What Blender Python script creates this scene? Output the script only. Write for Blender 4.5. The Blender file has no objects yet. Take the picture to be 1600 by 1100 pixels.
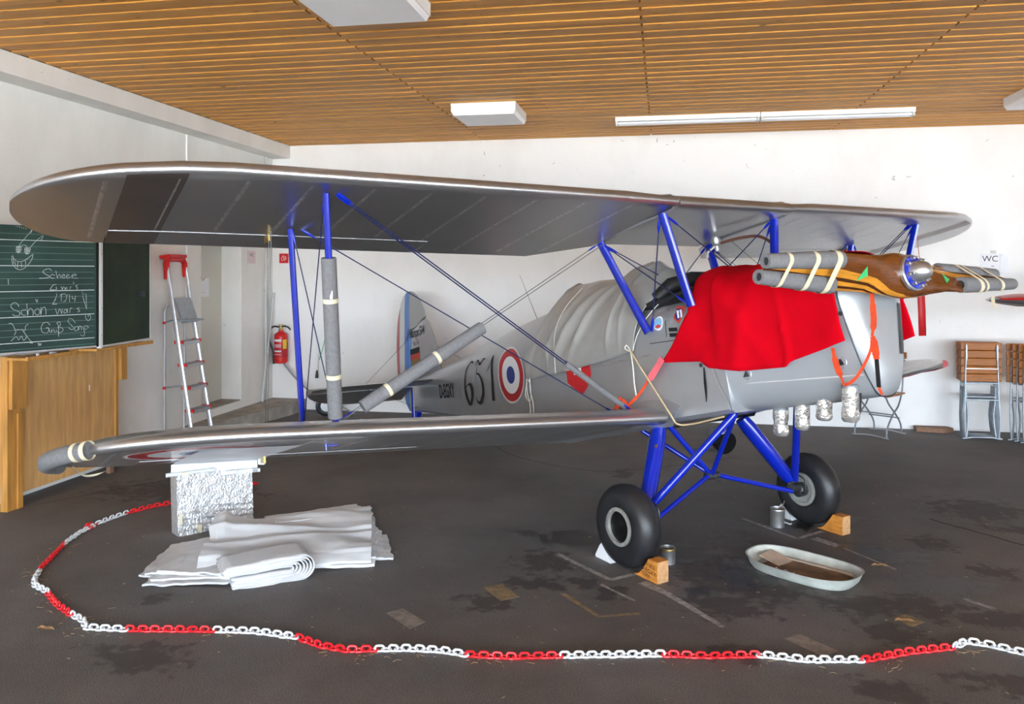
import bpy, bmesh, math, random
from mathutils import Vector, Matrix, noise
random.seed(7)
scene = bpy.context.scene
C = scene.collection

# ------------------------------------------------------------------ camera, world, exposure
CAM_H = 1.8
cam = bpy.data.cameras.new('camera'); cam_ob = bpy.data.objects.new('camera', cam); C.objects.link(cam_ob)
FPX = 1280.0
cam.sensor_fit = 'HORIZONTAL'; cam.sensor_width = 36.0; cam.lens = 36.0*FPX/1600.0
cam.shift_x = 0.0; cam.shift_y = -(550.0-424.0)/1600.0
YAW = math.atan(236.0/1280.0)
cam_ob.location = (0, 0, CAM_H); cam_ob.rotation_euler = (math.pi/2, 0, YAW)
cam.clip_start = 0.05; cam.clip_end = 200
scene.camera = cam_ob

world = bpy.data.worlds.new('overcast_sky'); scene.world = world; world.use_nodes = True
wn = world.node_tree.nodes; bg = wn['Background']
bg.inputs['Color'].default_value = (0.73, 0.865, 1.0, 1); bg.inputs['Strength'].default_value = 1.0
vs = scene.view_settings
vs.view_transform = 'Standard'; vs.look = 'None'; vs.exposure = 4.27; vs.gamma = 1.0; vs.use_curve_mapping = False
scene.cycles.use_denoising = True
scene.cycles.max_bounces = 10; scene.cycles.diffuse_bounces = 6; scene.cycles.glossy_bounces = 4; scene.cycles.transparent_max_bounces = 12
scene.cycles.sample_clamp_indirect = 8.0

ROOM_L, ROOM_R, ROOM_B, ROOM_F, ROOM_H = -5.05, 12.0, 10.02, -6.0, 3.44
portal = bpy.data.lights.new('door_opening_portal', 'AREA'); portal.shape = 'RECTANGLE'
portal.size = ROOM_R-ROOM_L; portal.size_y = 3.2; portal.cycles.is_portal = True
po = bpy.data.objects.new('door_opening_portal', portal); C.objects.link(po)
po.location = ((ROOM_L+ROOM_R)/2, ROOM_F-0.05, 1.6); po.rotation_euler = (math.pi/2, 0, 0)

# sun high behind the hangar: it lights the apron outside, not the room
sun = bpy.data.lights.new('sun', 'SUN'); sun.energy = 9.0; sun.angle = math.radians(0.6); sun.color = (1.0, 0.98, 0.95)
so_ = bpy.data.objects.new('sun', sun); C.objects.link(so_); so_.rotation_euler = (math.radians(-35), math.radians(12), 0)

# ------------------------------------------------------------------ materials
def mat(name, col, rough=0.5, metal=0.0, var=0.0, vscale=4.0, vdetail=4.0, bump=0.0, bscale=60.0, coat=0.0, spec=0.5,
        trans=0.0, alpha=1.0, stretch=(1, 1, 1), emit=0.0, col2=None, sheen=0.0, ior=None):
    m = bpy.data.materials.new(name); m.use_nodes = True
    nt = m.node_tree; n = nt.nodes; L = nt.links; b = n['Principled BSDF']
    b.inputs['Base Color'].default_value = (*col, 1); b.inputs['Roughness'].default_value = rough
    b.inputs['Metallic'].default_value = metal; b.inputs['Specular IOR Level'].default_value = spec
    b.inputs['Coat Weight'].default_value = coat; b.inputs['Coat Roughness'].default_value = 0.08
    b.inputs['Transmission Weight'].default_value = trans; b.inputs['Alpha'].default_value = alpha
    if ior: b.inputs['IOR'].default_value = ior
    if sheen: b.inputs['Sheen Weight'].default_value = sheen
    if emit:
        b.inputs['Emission Color'].default_value = (*col, 1); b.inputs['Emission Strength'].default_value = emit
    tc = n.new('ShaderNodeTexCoord'); mp = n.new('ShaderNodeMapping'); mp.inputs['Scale'].default_value = stretch
    L.new(tc.outputs['Object'], mp.inputs['Vector'])
    if var > 0 or col2:
        t = n.new('ShaderNodeTexNoise'); t.inputs['Scale'].default_value = vscale; t.inputs['Detail'].default_value = vdetail
        L.new(mp.outputs[0], t.inputs['Vector'])
        r = n.new('ShaderNodeValToRGB'); e = r.color_ramp.elements
        a = tuple(c*(1-var) for c in col); d = tuple(min(1, c*(1+var)) for c in (col2 or col))
        e[0].position = 0.3; e[0].color = (*a, 1); e[1].position = 0.7; e[1].color = (*d, 1)
        L.new(t.outputs['Fac'], r.inputs['Fac']); L.new(r.outputs['Color'], b.inputs['Base Color'])
    if bump > 0:
        t2 = n.new('ShaderNodeTexNoise'); t2.inputs['Scale'].default_value = bscale; t2.inputs['Detail'].default_value = 3
        L.new(mp.outputs[0], t2.inputs['Vector'])
        bp = n.new('ShaderNodeBump'); bp.inputs['Strength'].default_value = bump; bp.inputs['Distance'].default_value = 0.01
        L.new(t2.outputs['Fac'], bp.inputs['Height']); L.new(bp.outputs['Normal'], b.inputs['Normal'])
    return m

def creased(name, col, rough, scale, strength, metal=0.0):
    """sheet plastic: sharp crease lines from a ridged noise, in relief only"""
    m = mat(name, col, rough, metal, 0.06, 3); nt = m.node_tree; n = nt.nodes; L = nt.links; b = n['Principled BSDF']
    tc = n['Texture Coordinate']; t = n.new('ShaderNodeTexNoise'); t.noise_type = 'RIDGED_MULTIFRACTAL'
    t.inputs['Scale'].default_value = scale; t.inputs['Detail'].default_value = 3.0; t.inputs['Distortion'].default_value = 0.6
    L.new(tc.outputs['Object'], t.inputs['Vector'])
    bp = n.new('ShaderNodeBump'); bp.inputs['Strength'].default_value = strength; bp.inputs['Distance'].default_value = 0.02
    L.new(t.outputs['Fac'], bp.inputs['Height']); L.new(bp.outputs['Normal'], b.inputs['Normal'])
    return m
M = {}
M['silver'] = mat('silver_dope', (0.46, 0.465, 0.475), 0.30, 0.90, 0.05, 3, bump=0.01, bscale=18, coat=0.08)
M['silver_body'] = mat('silver_fuselage_paint', (0.46, 0.475, 0.50), 0.31, 0.66, 0.05, 3, bump=0.02, bscale=15, coat=0.2)
M['cowl'] = mat('cowl_paint', (0.42, 0.445, 0.47), 0.38, 0.45, 0.03, 3, coat=0.3)
M['band'] = mat('dark_band_paint', (0.15, 0.122, 0.11), 0.34, 0.75, 0.08, 5)
M['tape_grey'] = mat('rib_tape', (0.62, 0.625, 0.635), 0.34, 0.88, 0.3, 40)
M['blue'] = mat('blue_strut_paint', (0.002, 0.016, 0.36), 0.25, 0.0, 0.06, 8, coat=0.5)
M['wire'] = mat('dark_wire', (0.015, 0.02, 0.09), 0.4, 0.3)
M['cable'] = mat('thin_grey_cable', (0.12, 0.12, 0.12), 0.4, 0.6)
M['foam'] = mat('grey_pipe_foam', (0.17, 0.17, 0.175), 0.9, 0, 0.12, 60, bump=0.25, bscale=220)
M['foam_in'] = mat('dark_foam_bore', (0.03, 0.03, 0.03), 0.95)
M['tape'] = mat('cream_masking_tape', (0.68, 0.60, 0.42), 0.7, 0, 0.08, 20)
M['redcloth'] = mat('red_cover_cloth', (0.52, 0.0004, 0.008), 0.95, 0, 0.06, 6, bump=0.3, bscale=14, spec=0.08)
M['tarp'] = creased('grey_tarpaulin', (0.37, 0.362, 0.345), 0.34, 3.5, 0.35, 0.25)
M['orange'] = mat('orange_strap', (0.75, 0.07, 0.015), 0.7, 0, 0.15, 30)
M['pink'] = mat('faded_pink_strap', (0.80, 0.14, 0.17), 0.7, 0, 0.1, 20)
M['black'] = mat('black_rubber', (0.012, 0.012, 0.013), 0.5, 0, 0.2, 10)
M['blackgloss'] = mat('black_gloss', (0.006, 0.006, 0.006), 0.22)
M['tyre'] = mat('tyre_rubber', (0.016, 0.016, 0.018), 0.42, 0, 0.3, 9, bump=0.05, bscale=40)
M['rim'] = mat('pale_rim_paint', (0.33, 0.33, 0.30), 0.4, 0.3, 0.1, 20)
M['steel'] = mat('bright_steel', (0.60, 0.60, 0.60), 0.33, 0.9, 0.1, 30)
M['alu'] = mat('ladder_aluminium', (0.66, 0.67, 0.69), 0.33, 0.75, 0.06, 20)
M['darksteel'] = mat('dark_metal', (0.06, 0.06, 0.065), 0.4, 0.6, 0.2, 20)
M['galv'] = mat('galvanised_steel', (0.33, 0.36, 0.39), 0.42, 0.6, 0.12, 20)
M['chairwood'] = mat('chair_wood', (0.36, 0.12, 0.022), 0.4, 0, 0.3, 6, bump=0.05, stretch=(1, 12, 12), coat=0.15)
M['red'] = mat('red_plastic', (0.62, 0.012, 0.012), 0.38, 0, 0.05, 10)
M['chainred'] = mat('red_chain_plastic', (0.75, 0.010, 0.018), 0.42, 0, 0.08, 15)
M['chainwhite'] = mat('white_chain_plastic', (0.66, 0.68, 0.70), 0.42, 0, 0.04, 15)
M['white'] = mat('white_paint', (0.80, 0.80, 0.79), 0.5, 0, 0.02, 5)
M['paper'] = mat('white_paper', (0.78, 0.78, 0.80), 0.75, 0, 0.02, 5)
M['pinkpaper'] = mat('pale_pink_paper', (0.72, 0.58, 0.60), 0.75)
M['ink'] = mat('black_ink', (0.01, 0.01, 0.01), 0.6)
M['inkred'] = mat('red_ink', (0.50, 0.012, 0.015), 0.55)
M['roundel_red'] = mat('roundel_red', (0.40, 0.006, 0.012), 0.4, 0, coat=0.2)
M['roundel_white'] = mat('roundel_white', (0.68, 0.68, 0.68), 0.4, 0, coat=0.2)
M['roundel_blue'] = mat('roundel_blue', (0.012, 0.03, 0.20), 0.4, 0, coat=0.2)
M['gold'] = mat('flag_gold', (0.26, 0.17, 0.05), 0.6)
M['flagred'] = mat('flag_red', (0.55, 0.05, 0.03), 0.6)
M['green'] = mat('green_sticker', (0.05, 0.45, 0.15), 0.4)
M['yellow'] = mat('yellow_sticker', (0.80, 0.60, 0.03), 0.5)
M['skyblue'] = mat('sky_blue_sticker', (0.22, 0.48, 0.72), 0.5)
M['brass'] = mat('brass', (0.55, 0.40, 0.15), 0.35, 0.9)
M['pine'] = mat('varnished_pine', (0.50, 0.235, 0.05), 0.45, 0, 0.22, 5, bump=0.03, stretch=(6, 6, 0.7), coat=0.2)
M['ply'] = mat('plywood_sheet', (0.60, 0.34, 0.125), 0.55, 0, 0.18, 5, bump=0.03, stretch=(5, 5, 0.6), coat=0.1)
M['chockwood'] = mat('orange_chock_wood', (0.55, 0.21, 0.03), 0.6, 0, 0.25, 14, bump=0.05, stretch=(1, 5, 5))
M['endgrain'] = mat('chock_end_grain', (0.50, 0.27, 0.12), 0.8, 0, 0.25, 30)
M['chalkboard'] = mat('green_chalkboard', (0.018, 0.048, 0.038), 0.6, 0, 0.35, 2.5, vdetail=8)
M['chalkboard2'] = mat('dark_green_chalkboard', (0.005, 0.020, 0.010), 0.75, 0, 0.3, 3, vdetail=8, col2=(0.016, 0.030, 0.012))
M['chalk'] = mat('chalk_marks', (0.52, 0.58, 0.56), 0.9, 0, 0.3, 60)
M['rule'] = mat('ruled_line_paint', (0.17, 0.26, 0.235), 0.8)
M['rule2'] = mat('bright_ruled_line_paint', (0.62, 0.68, 0.66), 0.8)
M['plastic_white'] = mat('lamp_white_enamel', (0.90, 0.90, 0.89), 0.4)
M['diffuser'] = mat('lamp_diffuser', (0.92, 0.93, 0.95), 0.3, 0, 0.04, 2)
M['tarpwhite'] = creased('white_pvc_tarpaulin', (0.60, 0.60, 0.605), 0.45, 5.0, 0.5)
M['foil'] = mat('bubble_foil', (0.85, 0.86, 0.87), 0.36, 0.80, 0.12, 40, bump=1.0, bscale=75)
M['sheet'] = mat('milky_plastic_sheet', (0.88, 0.89, 0.92), 0.45, 0, alpha=0.74)
M['sheet2'] = mat('white_plastic_sheet', (0.66, 0.68, 0.72), 0.45, 0, alpha=0.95)
M['bottle'] = mat('foil_wrapped_bottle', (0.68, 0.66, 0.62), 0.22, 0.75, 0.35, 18, bump=0.9, bscale=40)
M['tray'] = mat('grimy_white_plastic', (0.42, 0.44, 0.40), 0.55, 0, 0.3, 7, vdetail=8)
M['card'] = mat('oily_cardboard', (0.20, 0.125, 0.065), 0.8, 0, 0.5, 7, vdetail=8)
M['cardedge'] = mat('pale_card', (0.48, 0.38, 0.29), 0.8, 0, 0.2, 9)
M['concrete'] = mat('rough_concrete', (0.33, 0.30, 0.26), 0.9, 0, 0.25, 6, vdetail=8, bump=0.3, bscale=40)
M['doorpaint'] = mat('beige_door_paint', (0.62, 0.60, 0.53), 0.55, 0, 0.04, 2)
M['greypvc'] = mat('light_grey_pvc', (0.55, 0.55, 0.53), 0.5)
M['brown'] = mat('brown_plank', (0.24, 0.13, 0.08), 0.8, 0, 0.25, 12, stretch=(2, 12, 12))
M['rope'] = mat('white_cord', (0.72, 0.70, 0.62), 0.8, 0, 0.15, 60)
M['ropetan'] = mat('tan_rope', (0.55, 0.42, 0.24), 0.8, 0, 0.15, 60)
M['oil'] = mat('oil_stain', (0.022, 0.018, 0.016), 0.35, 0, 0.3, 9)
M['oil2'] = mat('dry_oil_stain', (0.056, 0.050, 0.047), 0.75, 0, 0.35, 14)
M['paintline'] = mat('worn_floor_paint', (0.27, 0.26, 0.25), 0.9, 0, 0.45, 25, vdetail=8)
M['tapefloor'] = mat('worn_floor_tape', (0.22, 0.20, 0.175), 0.85, 0, 0.3, 20, vdetail=8)
M['tapeyellow'] = mat('yellowed_floor_tape', (0.22, 0.165, 0.09), 0.85, 0, 0.35, 20, vdetail=8)
M['straw'] = mat('dry_straw', (0.42, 0.30, 0.15), 0.9, 0, 0.3, 30)
M['leaf'] = mat('dry_leaf', (0.40, 0.25, 0.12), 0.9, 0, 0.3, 30)
M['crack'] = mat('floor_crack', (0.04, 0.036, 0.034), 0.95)
M['brownhose'] = mat('brown_fuel_hose', (0.10, 0.035, 0.02), 0.5)

def wood_ceiling_mat():
    m = bpy.data.materials.new('ceiling_board_wood'); m.use_nodes = True
    nt = m.node_tree; n = nt.nodes; L = nt.links; b = n['Principled BSDF']; b.inputs['Roughness'].default_value = 0.5
    tc = n.new('ShaderNodeTexCoord'); oi = n.new('ShaderNodeObjectInfo')
    add = n.new('ShaderNodeVectorMath'); add.operation = 'ADD'
    comb = n.new('ShaderNodeCombineXYZ'); mul = n.new('ShaderNodeMath'); mul.operation = 'MULTIPLY'; mul.inputs[1].default_value = 60
    L.new(oi.outputs['Random'], mul.inputs[0]); L.new(mul.outputs[0], comb.inputs[0]); L.new(mul.outputs[0], comb.inputs[1])
    L.new(tc.outputs['Object'], add.inputs[0]); L.new(comb.outputs[0], add.inputs[1])
    mp = n.new('ShaderNodeMapping'); mp.inputs['Scale'].default_value = (1.1, 22, 22); L.new(add.outputs[0], mp.inputs['Vector'])
    t = n.new('ShaderNodeTexNoise'); t.inputs['Scale'].default_value = 2.2; t.inputs['Detail'].default_value = 5; L.new(mp.outputs[0], t.inputs['Vector'])
    r = n.new('ShaderNodeValToRGB'); e = r.color_ramp.elements
    e[0].position = 0.25; e[0].color = (0.50, 0.200, 0.026, 1); e[1].position = 0.75; e[1].color = (0.70, 0.345, 0.060, 1)
    L.new(t.outputs['Fac'], r.inputs['Fac'])
    mp2 = n.new('ShaderNodeMapping'); mp2.inputs['Scale'].default_value = (2.6, 7, 7); L.new(add.outputs[0], mp2.inputs['Vector'])
    v = n.new('ShaderNodeTexVoronoi'); v.inputs['Scale'].default_value = 1.0; L.new(mp2.outputs[0], v.inputs['Vector'])
    kr = n.new('ShaderNodeValToRGB'); k = kr.color_ramp.elements
    k[0].position = 0.045; k[0].color = (0.22, 0.22, 0.22, 1); k[1].position = 0.085; k[1].color = (1, 1, 1, 1)
    L.new(v.outputs['Distance'], kr.inputs['Fac'])
    mx = n.new('ShaderNodeMix'); mx.data_type = 'RGBA'; mx.blend_type = 'MULTIPLY'; mx.inputs['Factor'].default_value = 1.0
    L.new(r.outputs['Color'], mx.inputs[6]); L.new(kr.outputs['Color'], mx.inputs[7])
    hs = n.new('ShaderNodeHueSaturation'); mr = n.new('ShaderNodeMapRange')
    mr.inputs['To Min'].default_value = 0.82; mr.inputs['To Max'].default_value = 1.15
    L.new(oi.outputs['Random'], mr.inputs['Value']); L.new(mr.outputs[0], hs.inputs['Value']); L.new(mx.outputs[2], hs.inputs['Color'])
    L.new(hs.outputs['Color'], b.inputs['Base Color'])
    return m
M['ceilwood'] = wood_ceiling_mat()
M['ceilback'] = mat('ceiling_batten_wood', (0.20, 0.10, 0.03), 0.8, 0, 0.2, 10)

def plaster(name, base, dirt, amount):
    m = bpy.data.materials.new(name); m.use_nodes = True
    nt = m.node_tree; n = nt.nodes; L = nt.links; b = n['Principled BSDF']; b.inputs['Roughness'].default_value = 0.85
    b.inputs['Specular IOR Level'].default_value = 0.2
    tc = n.new('ShaderNodeTexCoord')
    t = n.new('ShaderNodeTexNoise'); t.inputs['Scale'].default_value = 0.9; t.inputs['Detail'].default_value = 8; t.inputs['Roughness'].default_value = 0.6
    mp = n.new('ShaderNodeMapping'); mp.inputs['Scale'].default_value = (1, 1, 0.55)
    L.new(tc.outputs['Object'], mp.inputs['Vector']); L.new(mp.outputs[0], t.inputs['Vector'])
    r = n.new('ShaderNodeValToRGB'); e = r.color_ramp.elements
    e[0].position = 0.35; e[0].color = (*dirt, 1); e[1].position = 0.35+amount; e[1].color = (*base, 1)
    L.new(t.outputs['Fac'], r.inputs['Fac'])
    # sparse scuffs with a shape of their own
    t3 = n.new('ShaderNodeTexNoise'); t3.inputs['Scale'].default_value = 5.5; t3.inputs['Detail'].default_value = 6; t3.inputs['Distortion'].default_value = 2.0
    L.new(tc.outputs['Object'], t3.inputs['Vector'])
    r3 = n.new('ShaderNodeValToRGB'); q = r3.color_ramp.elements
    q[0].position = 0.715; q[0].color = (1, 1, 1, 1); q[1].position = 0.75; q[1].color = (0.62, 0.60, 0.57, 1)
    L.new(t3.outputs['Fac'], r3.inputs['Fac'])
    mx = n.new('ShaderNodeMix'); mx.data_type = 'RGBA'; mx.blend_type = 'MULTIPLY'; mx.inputs['Factor'].default_value = 1.0
    L.new(r.outputs['Color'], mx.inputs[6]); L.new(r3.outputs['Color'], mx.inputs[7]); L.new(mx.outputs[2], b.inputs['Base Color'])
    t2 = n.new('ShaderNodeTexNoise'); t2.inputs['Scale'].default_value = 35; L.new(tc.outputs['Object'], t2.inputs['Vector'])
    bp = n.new('ShaderNodeBump'); bp.inputs['Strength'].default_value = 0.15; bp.inputs['Distance'].default_value = 0.01
    L.new(t2.outputs['Fac'], bp.inputs['Height']); L.new(bp.outputs['Normal'], b.inputs['Normal'])
    return m
M['wallback'] = plaster('white_plaster_back', (0.87, 0.86, 0.845), (0.80, 0.785, 0.76), 0.2)
M['wallleft'] = plaster('worn_plaster_left', (0.86, 0.845, 0.81), (0.73, 0.715, 0.68), 0.3)

FLOOR_C = (0.0, 0.0)
DRY_OIL = [(-0.72, 5.02, .22, .26), (-0.72, 4.66, .26, .12), (0.30, 5.02, .34, .42), (0.52, 4.83, .36, .30), (0.34, 4.55, .30, .22), (1.95, 5.35, .18, .14), (1.75, 5.85, .16, .2), (1.35, 4.72, .26, .22), (1.12, 4.35, .22, .16), (1.68, 4.62, .36, .16),
           (2.35, 6.72, .42, .36), (2.62, 6.25, .5, .14), (-0.45, 4.72, .12, .12), (-0.28, 4.6, .12, .12), (-0.9, 5.55, .12, .1), (-0.95, 4.35, .2, .14), (0.35, 3.98, .16, .12), (-3.9, 6.1, .8, .4), (-2.75, 4.05, .1, .1), (-0.35, 7.35, .12, .2), (0.95, 3.75, .22, .14), (1.6, 3.9, .4, .14), (-2.4, 3.45, .3, .18), (1.05, 4.7, .3, .2), (2.3, 5.1, .3, .12)]
WET_OIL = [(-0.62, 5.52, .26, .22), (0.15, 5.35, .2, .26), (0.45, 5.65, .18, .2), (0.60, 5.38, .14, .14), (0.55, 5.97, .12, .14), (1.45, 5.52, .28, .2), (1.58, 5.08, .40, .22), (1.28, 5.62, .22, .14), (1.30, 6.32, .22, .12), (1.0, 6.08, .26, .14), (0.45, 4.98, .16, .2), (0.2, 4.72, .1, .1), (0.62, 4.98, .14, .12)]
def asphalt():
    m = bpy.data.materials.new('dark_asphalt_floor'); m.use_nodes = True
    nt = m.node_tree; n = nt.nodes; L = nt.links; b = n['Principled BSDF']; b.inputs['Roughness'].default_value = 0.72
    tc = n.new('ShaderNodeTexCoord')
    t = n.new('ShaderNodeTexNoise'); t.inputs['Scale'].default_value = 1.3; t.inputs['Detail'].default_value = 10; t.inputs['Roughness'].default_value = 0.65
    L.new(tc.outputs['Object'], t.inputs['Vector'])
    r = n.new('ShaderNodeValToRGB'); e = r.color_ramp.elements
    e[0].position = 0.3; e[0].color = (0.082, 0.077, 0.074, 1); e[1].position = 0.72; e[1].color = (0.140, 0.132, 0.127, 1)
    L.new(t.outputs['Fac'], r.inputs['Fac'])
    s = n.new('ShaderNodeTexNoise'); s.inputs['Scale'].default_value = 150; s.inputs['Detail'].default_value = 2; L.new(tc.outputs['Object'], s.inputs['Vector'])
    r2 = n.new('ShaderNodeValToRGB'); q = r2.color_ramp.elements
    q[0].position = 0.35; q[0].color = (0.7, 0.7, 0.7, 1); q[1].position = 0.70; q[1].color = (1.5, 1.5, 1.5, 1)
    L.new(s.outputs['Fac'], r2.inputs['Fac'])
    mx = n.new('ShaderNodeMix'); mx.data_type = 'RGBA'; mx.blend_type = 'MULTIPLY'; mx.inputs['Factor'].default_value = 1.0
    L.new(r.outputs['Color'], mx.inputs[6]); L.new(r2.outputs['Color'], mx.inputs[7])
    # oil stains: ragged patches round the places where oil has dripped for years
    def M2(op, a, c):
        q_ = n.new('ShaderNodeMath'); q_.operation = op
        for i_, v_ in enumerate((a, c)):
            if hasattr(v_, 'is_linked'): L.new(v_, q_.inputs[i_])
            else: q_.inputs[i_].default_value = v_
        return q_.outputs[0]
    def field(spots):
        tot = None
        for cx, cy, rx, ry in spots:
            su = n.new('ShaderNodeVectorMath'); su.operation = 'SUBTRACT'; su.inputs[1].default_value = (cx-FLOOR_C[0], cy-FLOOR_C[1], 0); L.new(flat.outputs[0], su.inputs[0])
            di = n.new('ShaderNodeVectorMath'); di.operation = 'DIVIDE'; di.inputs[1].default_value = (rx, ry, 1); L.new(su.outputs[0], di.inputs[0])
            le = n.new('ShaderNodeVectorMath'); le.operation = 'LENGTH'; L.new(di.outputs[0], le.inputs[0])
            f = M2('SUBTRACT', 1.0, le.outputs['Value']); tot = f if tot is None else M2('MAXIMUM', tot, f)
        return tot
    flat = n.new('ShaderNodeVectorMath'); flat.operation = 'MULTIPLY'; flat.inputs[1].default_value = (1, 1, 0); L.new(tc.outputs['Object'], flat.inputs[0])
    ns = n.new('ShaderNodeTexNoise'); ns.inputs['Scale'].default_value = 11; ns.inputs['Detail'].default_value = 6; ns.inputs['Roughness'].default_value = 0.6; L.new(tc.outputs['Object'], ns.inputs['Vector'])
    nz = M2('MULTIPLY', M2('SUBTRACT', ns.outputs['Fac'], 0.5), 3.2)
    def masked(spots, lo, hi):
        mr = n.new('ShaderNodeMapRange'); mr.interpolation_type = 'SMOOTHSTEP'; mr.inputs['From Min'].default_value = lo; mr.inputs['From Max'].default_value = hi
        L.new(M2('ADD', field(spots), nz), mr.inputs['Value']); return mr.outputs[0]
    dry = masked(DRY_OIL, 0.05, 0.55); wet = masked(WET_OIL, 0.15, 0.40)
    m1 = n.new('ShaderNodeMix'); m1.data_type = 'RGBA'; L.new(M2('MULTIPLY', dry, 0.75), m1.inputs['Factor']); L.new(mx.outputs[2], m1.inputs[6]); m1.inputs[7].default_value = (0.040, 0.035, 0.033, 1)
    m2 = n.new('ShaderNodeMix'); m2.data_type = 'RGBA'; L.new(M2('MULTIPLY', wet, 0.92), m2.inputs['Factor']); L.new(m1.outputs[2], m2.inputs[6]); m2.inputs[7].default_value = (0.016, 0.012, 0.010, 1)
    L.new(m2.outputs[2], b.inputs['Base Color'])
    rg_ = n.new('ShaderNodeMapRange'); rg_.inputs['To Min'].default_value = 0.72; rg_.inputs['To Max'].default_value = 0.34; L.new(wet, rg_.inputs['Value']); L.new(rg_.outputs[0], b.inputs['Roughness'])
    bp = n.new('ShaderNodeBump'); bp.inputs['Strength'].default_value = 0.5; bp.inputs['Distance'].default_value = 0.006
    L.new(s.outputs['Fac'], bp.inputs['Height']); L.new(bp.outputs['Normal'], b.inputs['Normal'])
    return m
M['asphalt'] = asphalt()

def prop_wood():
    """laminated propeller: glued layers lie across the shaft, so colour bands follow the shaft axis (x)"""
    m = bpy.data.materials.new('laminated_propeller_wood'); m.use_nodes = True
    nt = m.node_tree; n = nt.nodes; L = nt.links; b = n['Principled BSDF']; b.inputs['Roughness'].default_value = 0.25
    b.inputs['Coat Weight'].default_value = 0.4
    tc = n.new('ShaderNodeTexCoord'); sp = n.new('ShaderNodeSeparateXYZ'); L.new(tc.outputs['Object'], sp.inputs[0])
    mr = n.new('ShaderNodeMapRange'); mr.inputs['From Min'].default_value = -0.09; mr.inputs['From Max'].default_value = 0.09
    L.new(sp.outputs['X'], mr.inputs['Value'])
    r = n.new('ShaderNodeValToRGB'); cr = r.color_ramp; cr.interpolation = 'CONSTANT'
    dk = (0.065, 0.017, 0.004, 1); md = (0.13, 0.038, 0.007, 1); yl = (0.55, 0.23, 0.025, 1)
    cr.elements[0].position = 0.0; cr.elements[0].color = dk; cr.elements[1].position = 0.14; cr.elements[1].color = yl
    for p, c in ((0.20, dk), (0.255, yl), (0.325, dk), (0.385, yl), (0.47, dk), (0.53, yl), (0.65, md)):
        e = cr.elements.new(p); e.color = c
    L.new(mr.outputs[0], r.inputs['Fac'])
    mp = n.new('ShaderNodeMapping'); mp.inputs['Scale'].default_value = (40, 2, 40); L.new(tc.outputs['Object'], mp.inputs['Vector'])
    t = n.new('ShaderNodeTexNoise'); t.inputs['Scale'].default_value = 3; L.new(mp.outputs[0], t.inputs['Vector'])
    r2 = n.new('ShaderNodeValToRGB'); q = r2.color_ramp.elements; q[0].position = 0.3; q[0].color = (0.78, 0.78, 0.78, 1); q[1].position = 0.7; q[1].color = (1.15, 1.15, 1.15, 1)
    L.new(t.outputs['Fac'], r2.inputs['Fac'])
    mx = n.new('ShaderNodeMix'); mx.data_type = 'RGBA'; mx.blend_type = 'MULTIPLY'; mx.inputs['Factor'].default_value = 1.0
    L.new(r.outputs['Color'], mx.inputs[6]); L.new(r2.outputs['Color'], mx.inputs[7]); L.new(mx.outputs[2], b.inputs['Base Color'])
    return m
M['prop'] = prop_wood()

def rudder_mat():
    """painted vertical tricolour bands behind the silver hinge side"""
    m = bpy.data.materials.new('tricolour_rudder_paint'); m.use_nodes = True
    nt = m.node_tree; n = nt.nodes; L = nt.links; b = n['Principled BSDF']; b.inputs['Roughness'].default_value = 0.4
    tc = n.new('ShaderNodeTexCoord'); sp = n.new('ShaderNodeSeparateXYZ'); L.new(tc.outputs['Object'], sp.inputs[0])
    ml = n.new('ShaderNodeMath'); ml.operation = 'MULTIPLY_ADD'; ml.inputs[1].default_value = -0.21; L.new(sp.outputs['Z'], ml.inputs[0]); L.new(sp.outputs['X'], ml.inputs[2])
    mr = n.new('ShaderNodeMapRange'); mr.inputs['From Min'].default_value = -5.56; mr.inputs['From Max'].default_value = -4.56; L.new(ml.outputs[0], mr.inputs['Value'])
    r = n.new('ShaderNodeValToRGB'); cr = r.color_ramp; cr.interpolation = 'CONSTANT'
    cr.elements[0].position = 0; cr.elements[0].color = (0.52, 0.10, 0.11, 1); cr.elements[1].position = 0.215; cr.elements[1].color = (0.66, 0.66, 0.66, 1)
    e = cr.elements.new(0.365); e.color = (0.09, 0.22, 0.55, 1)
    e = cr.elements.new(0.50); e.color = (0.34, 0.345, 0.34, 1)
    L.new(mr.outputs[0], r.inputs['Fac']); L.new(r.outputs['Color'], b.inputs['Base Color'])
    return m
M['rudder'] = rudder_mat()

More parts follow.
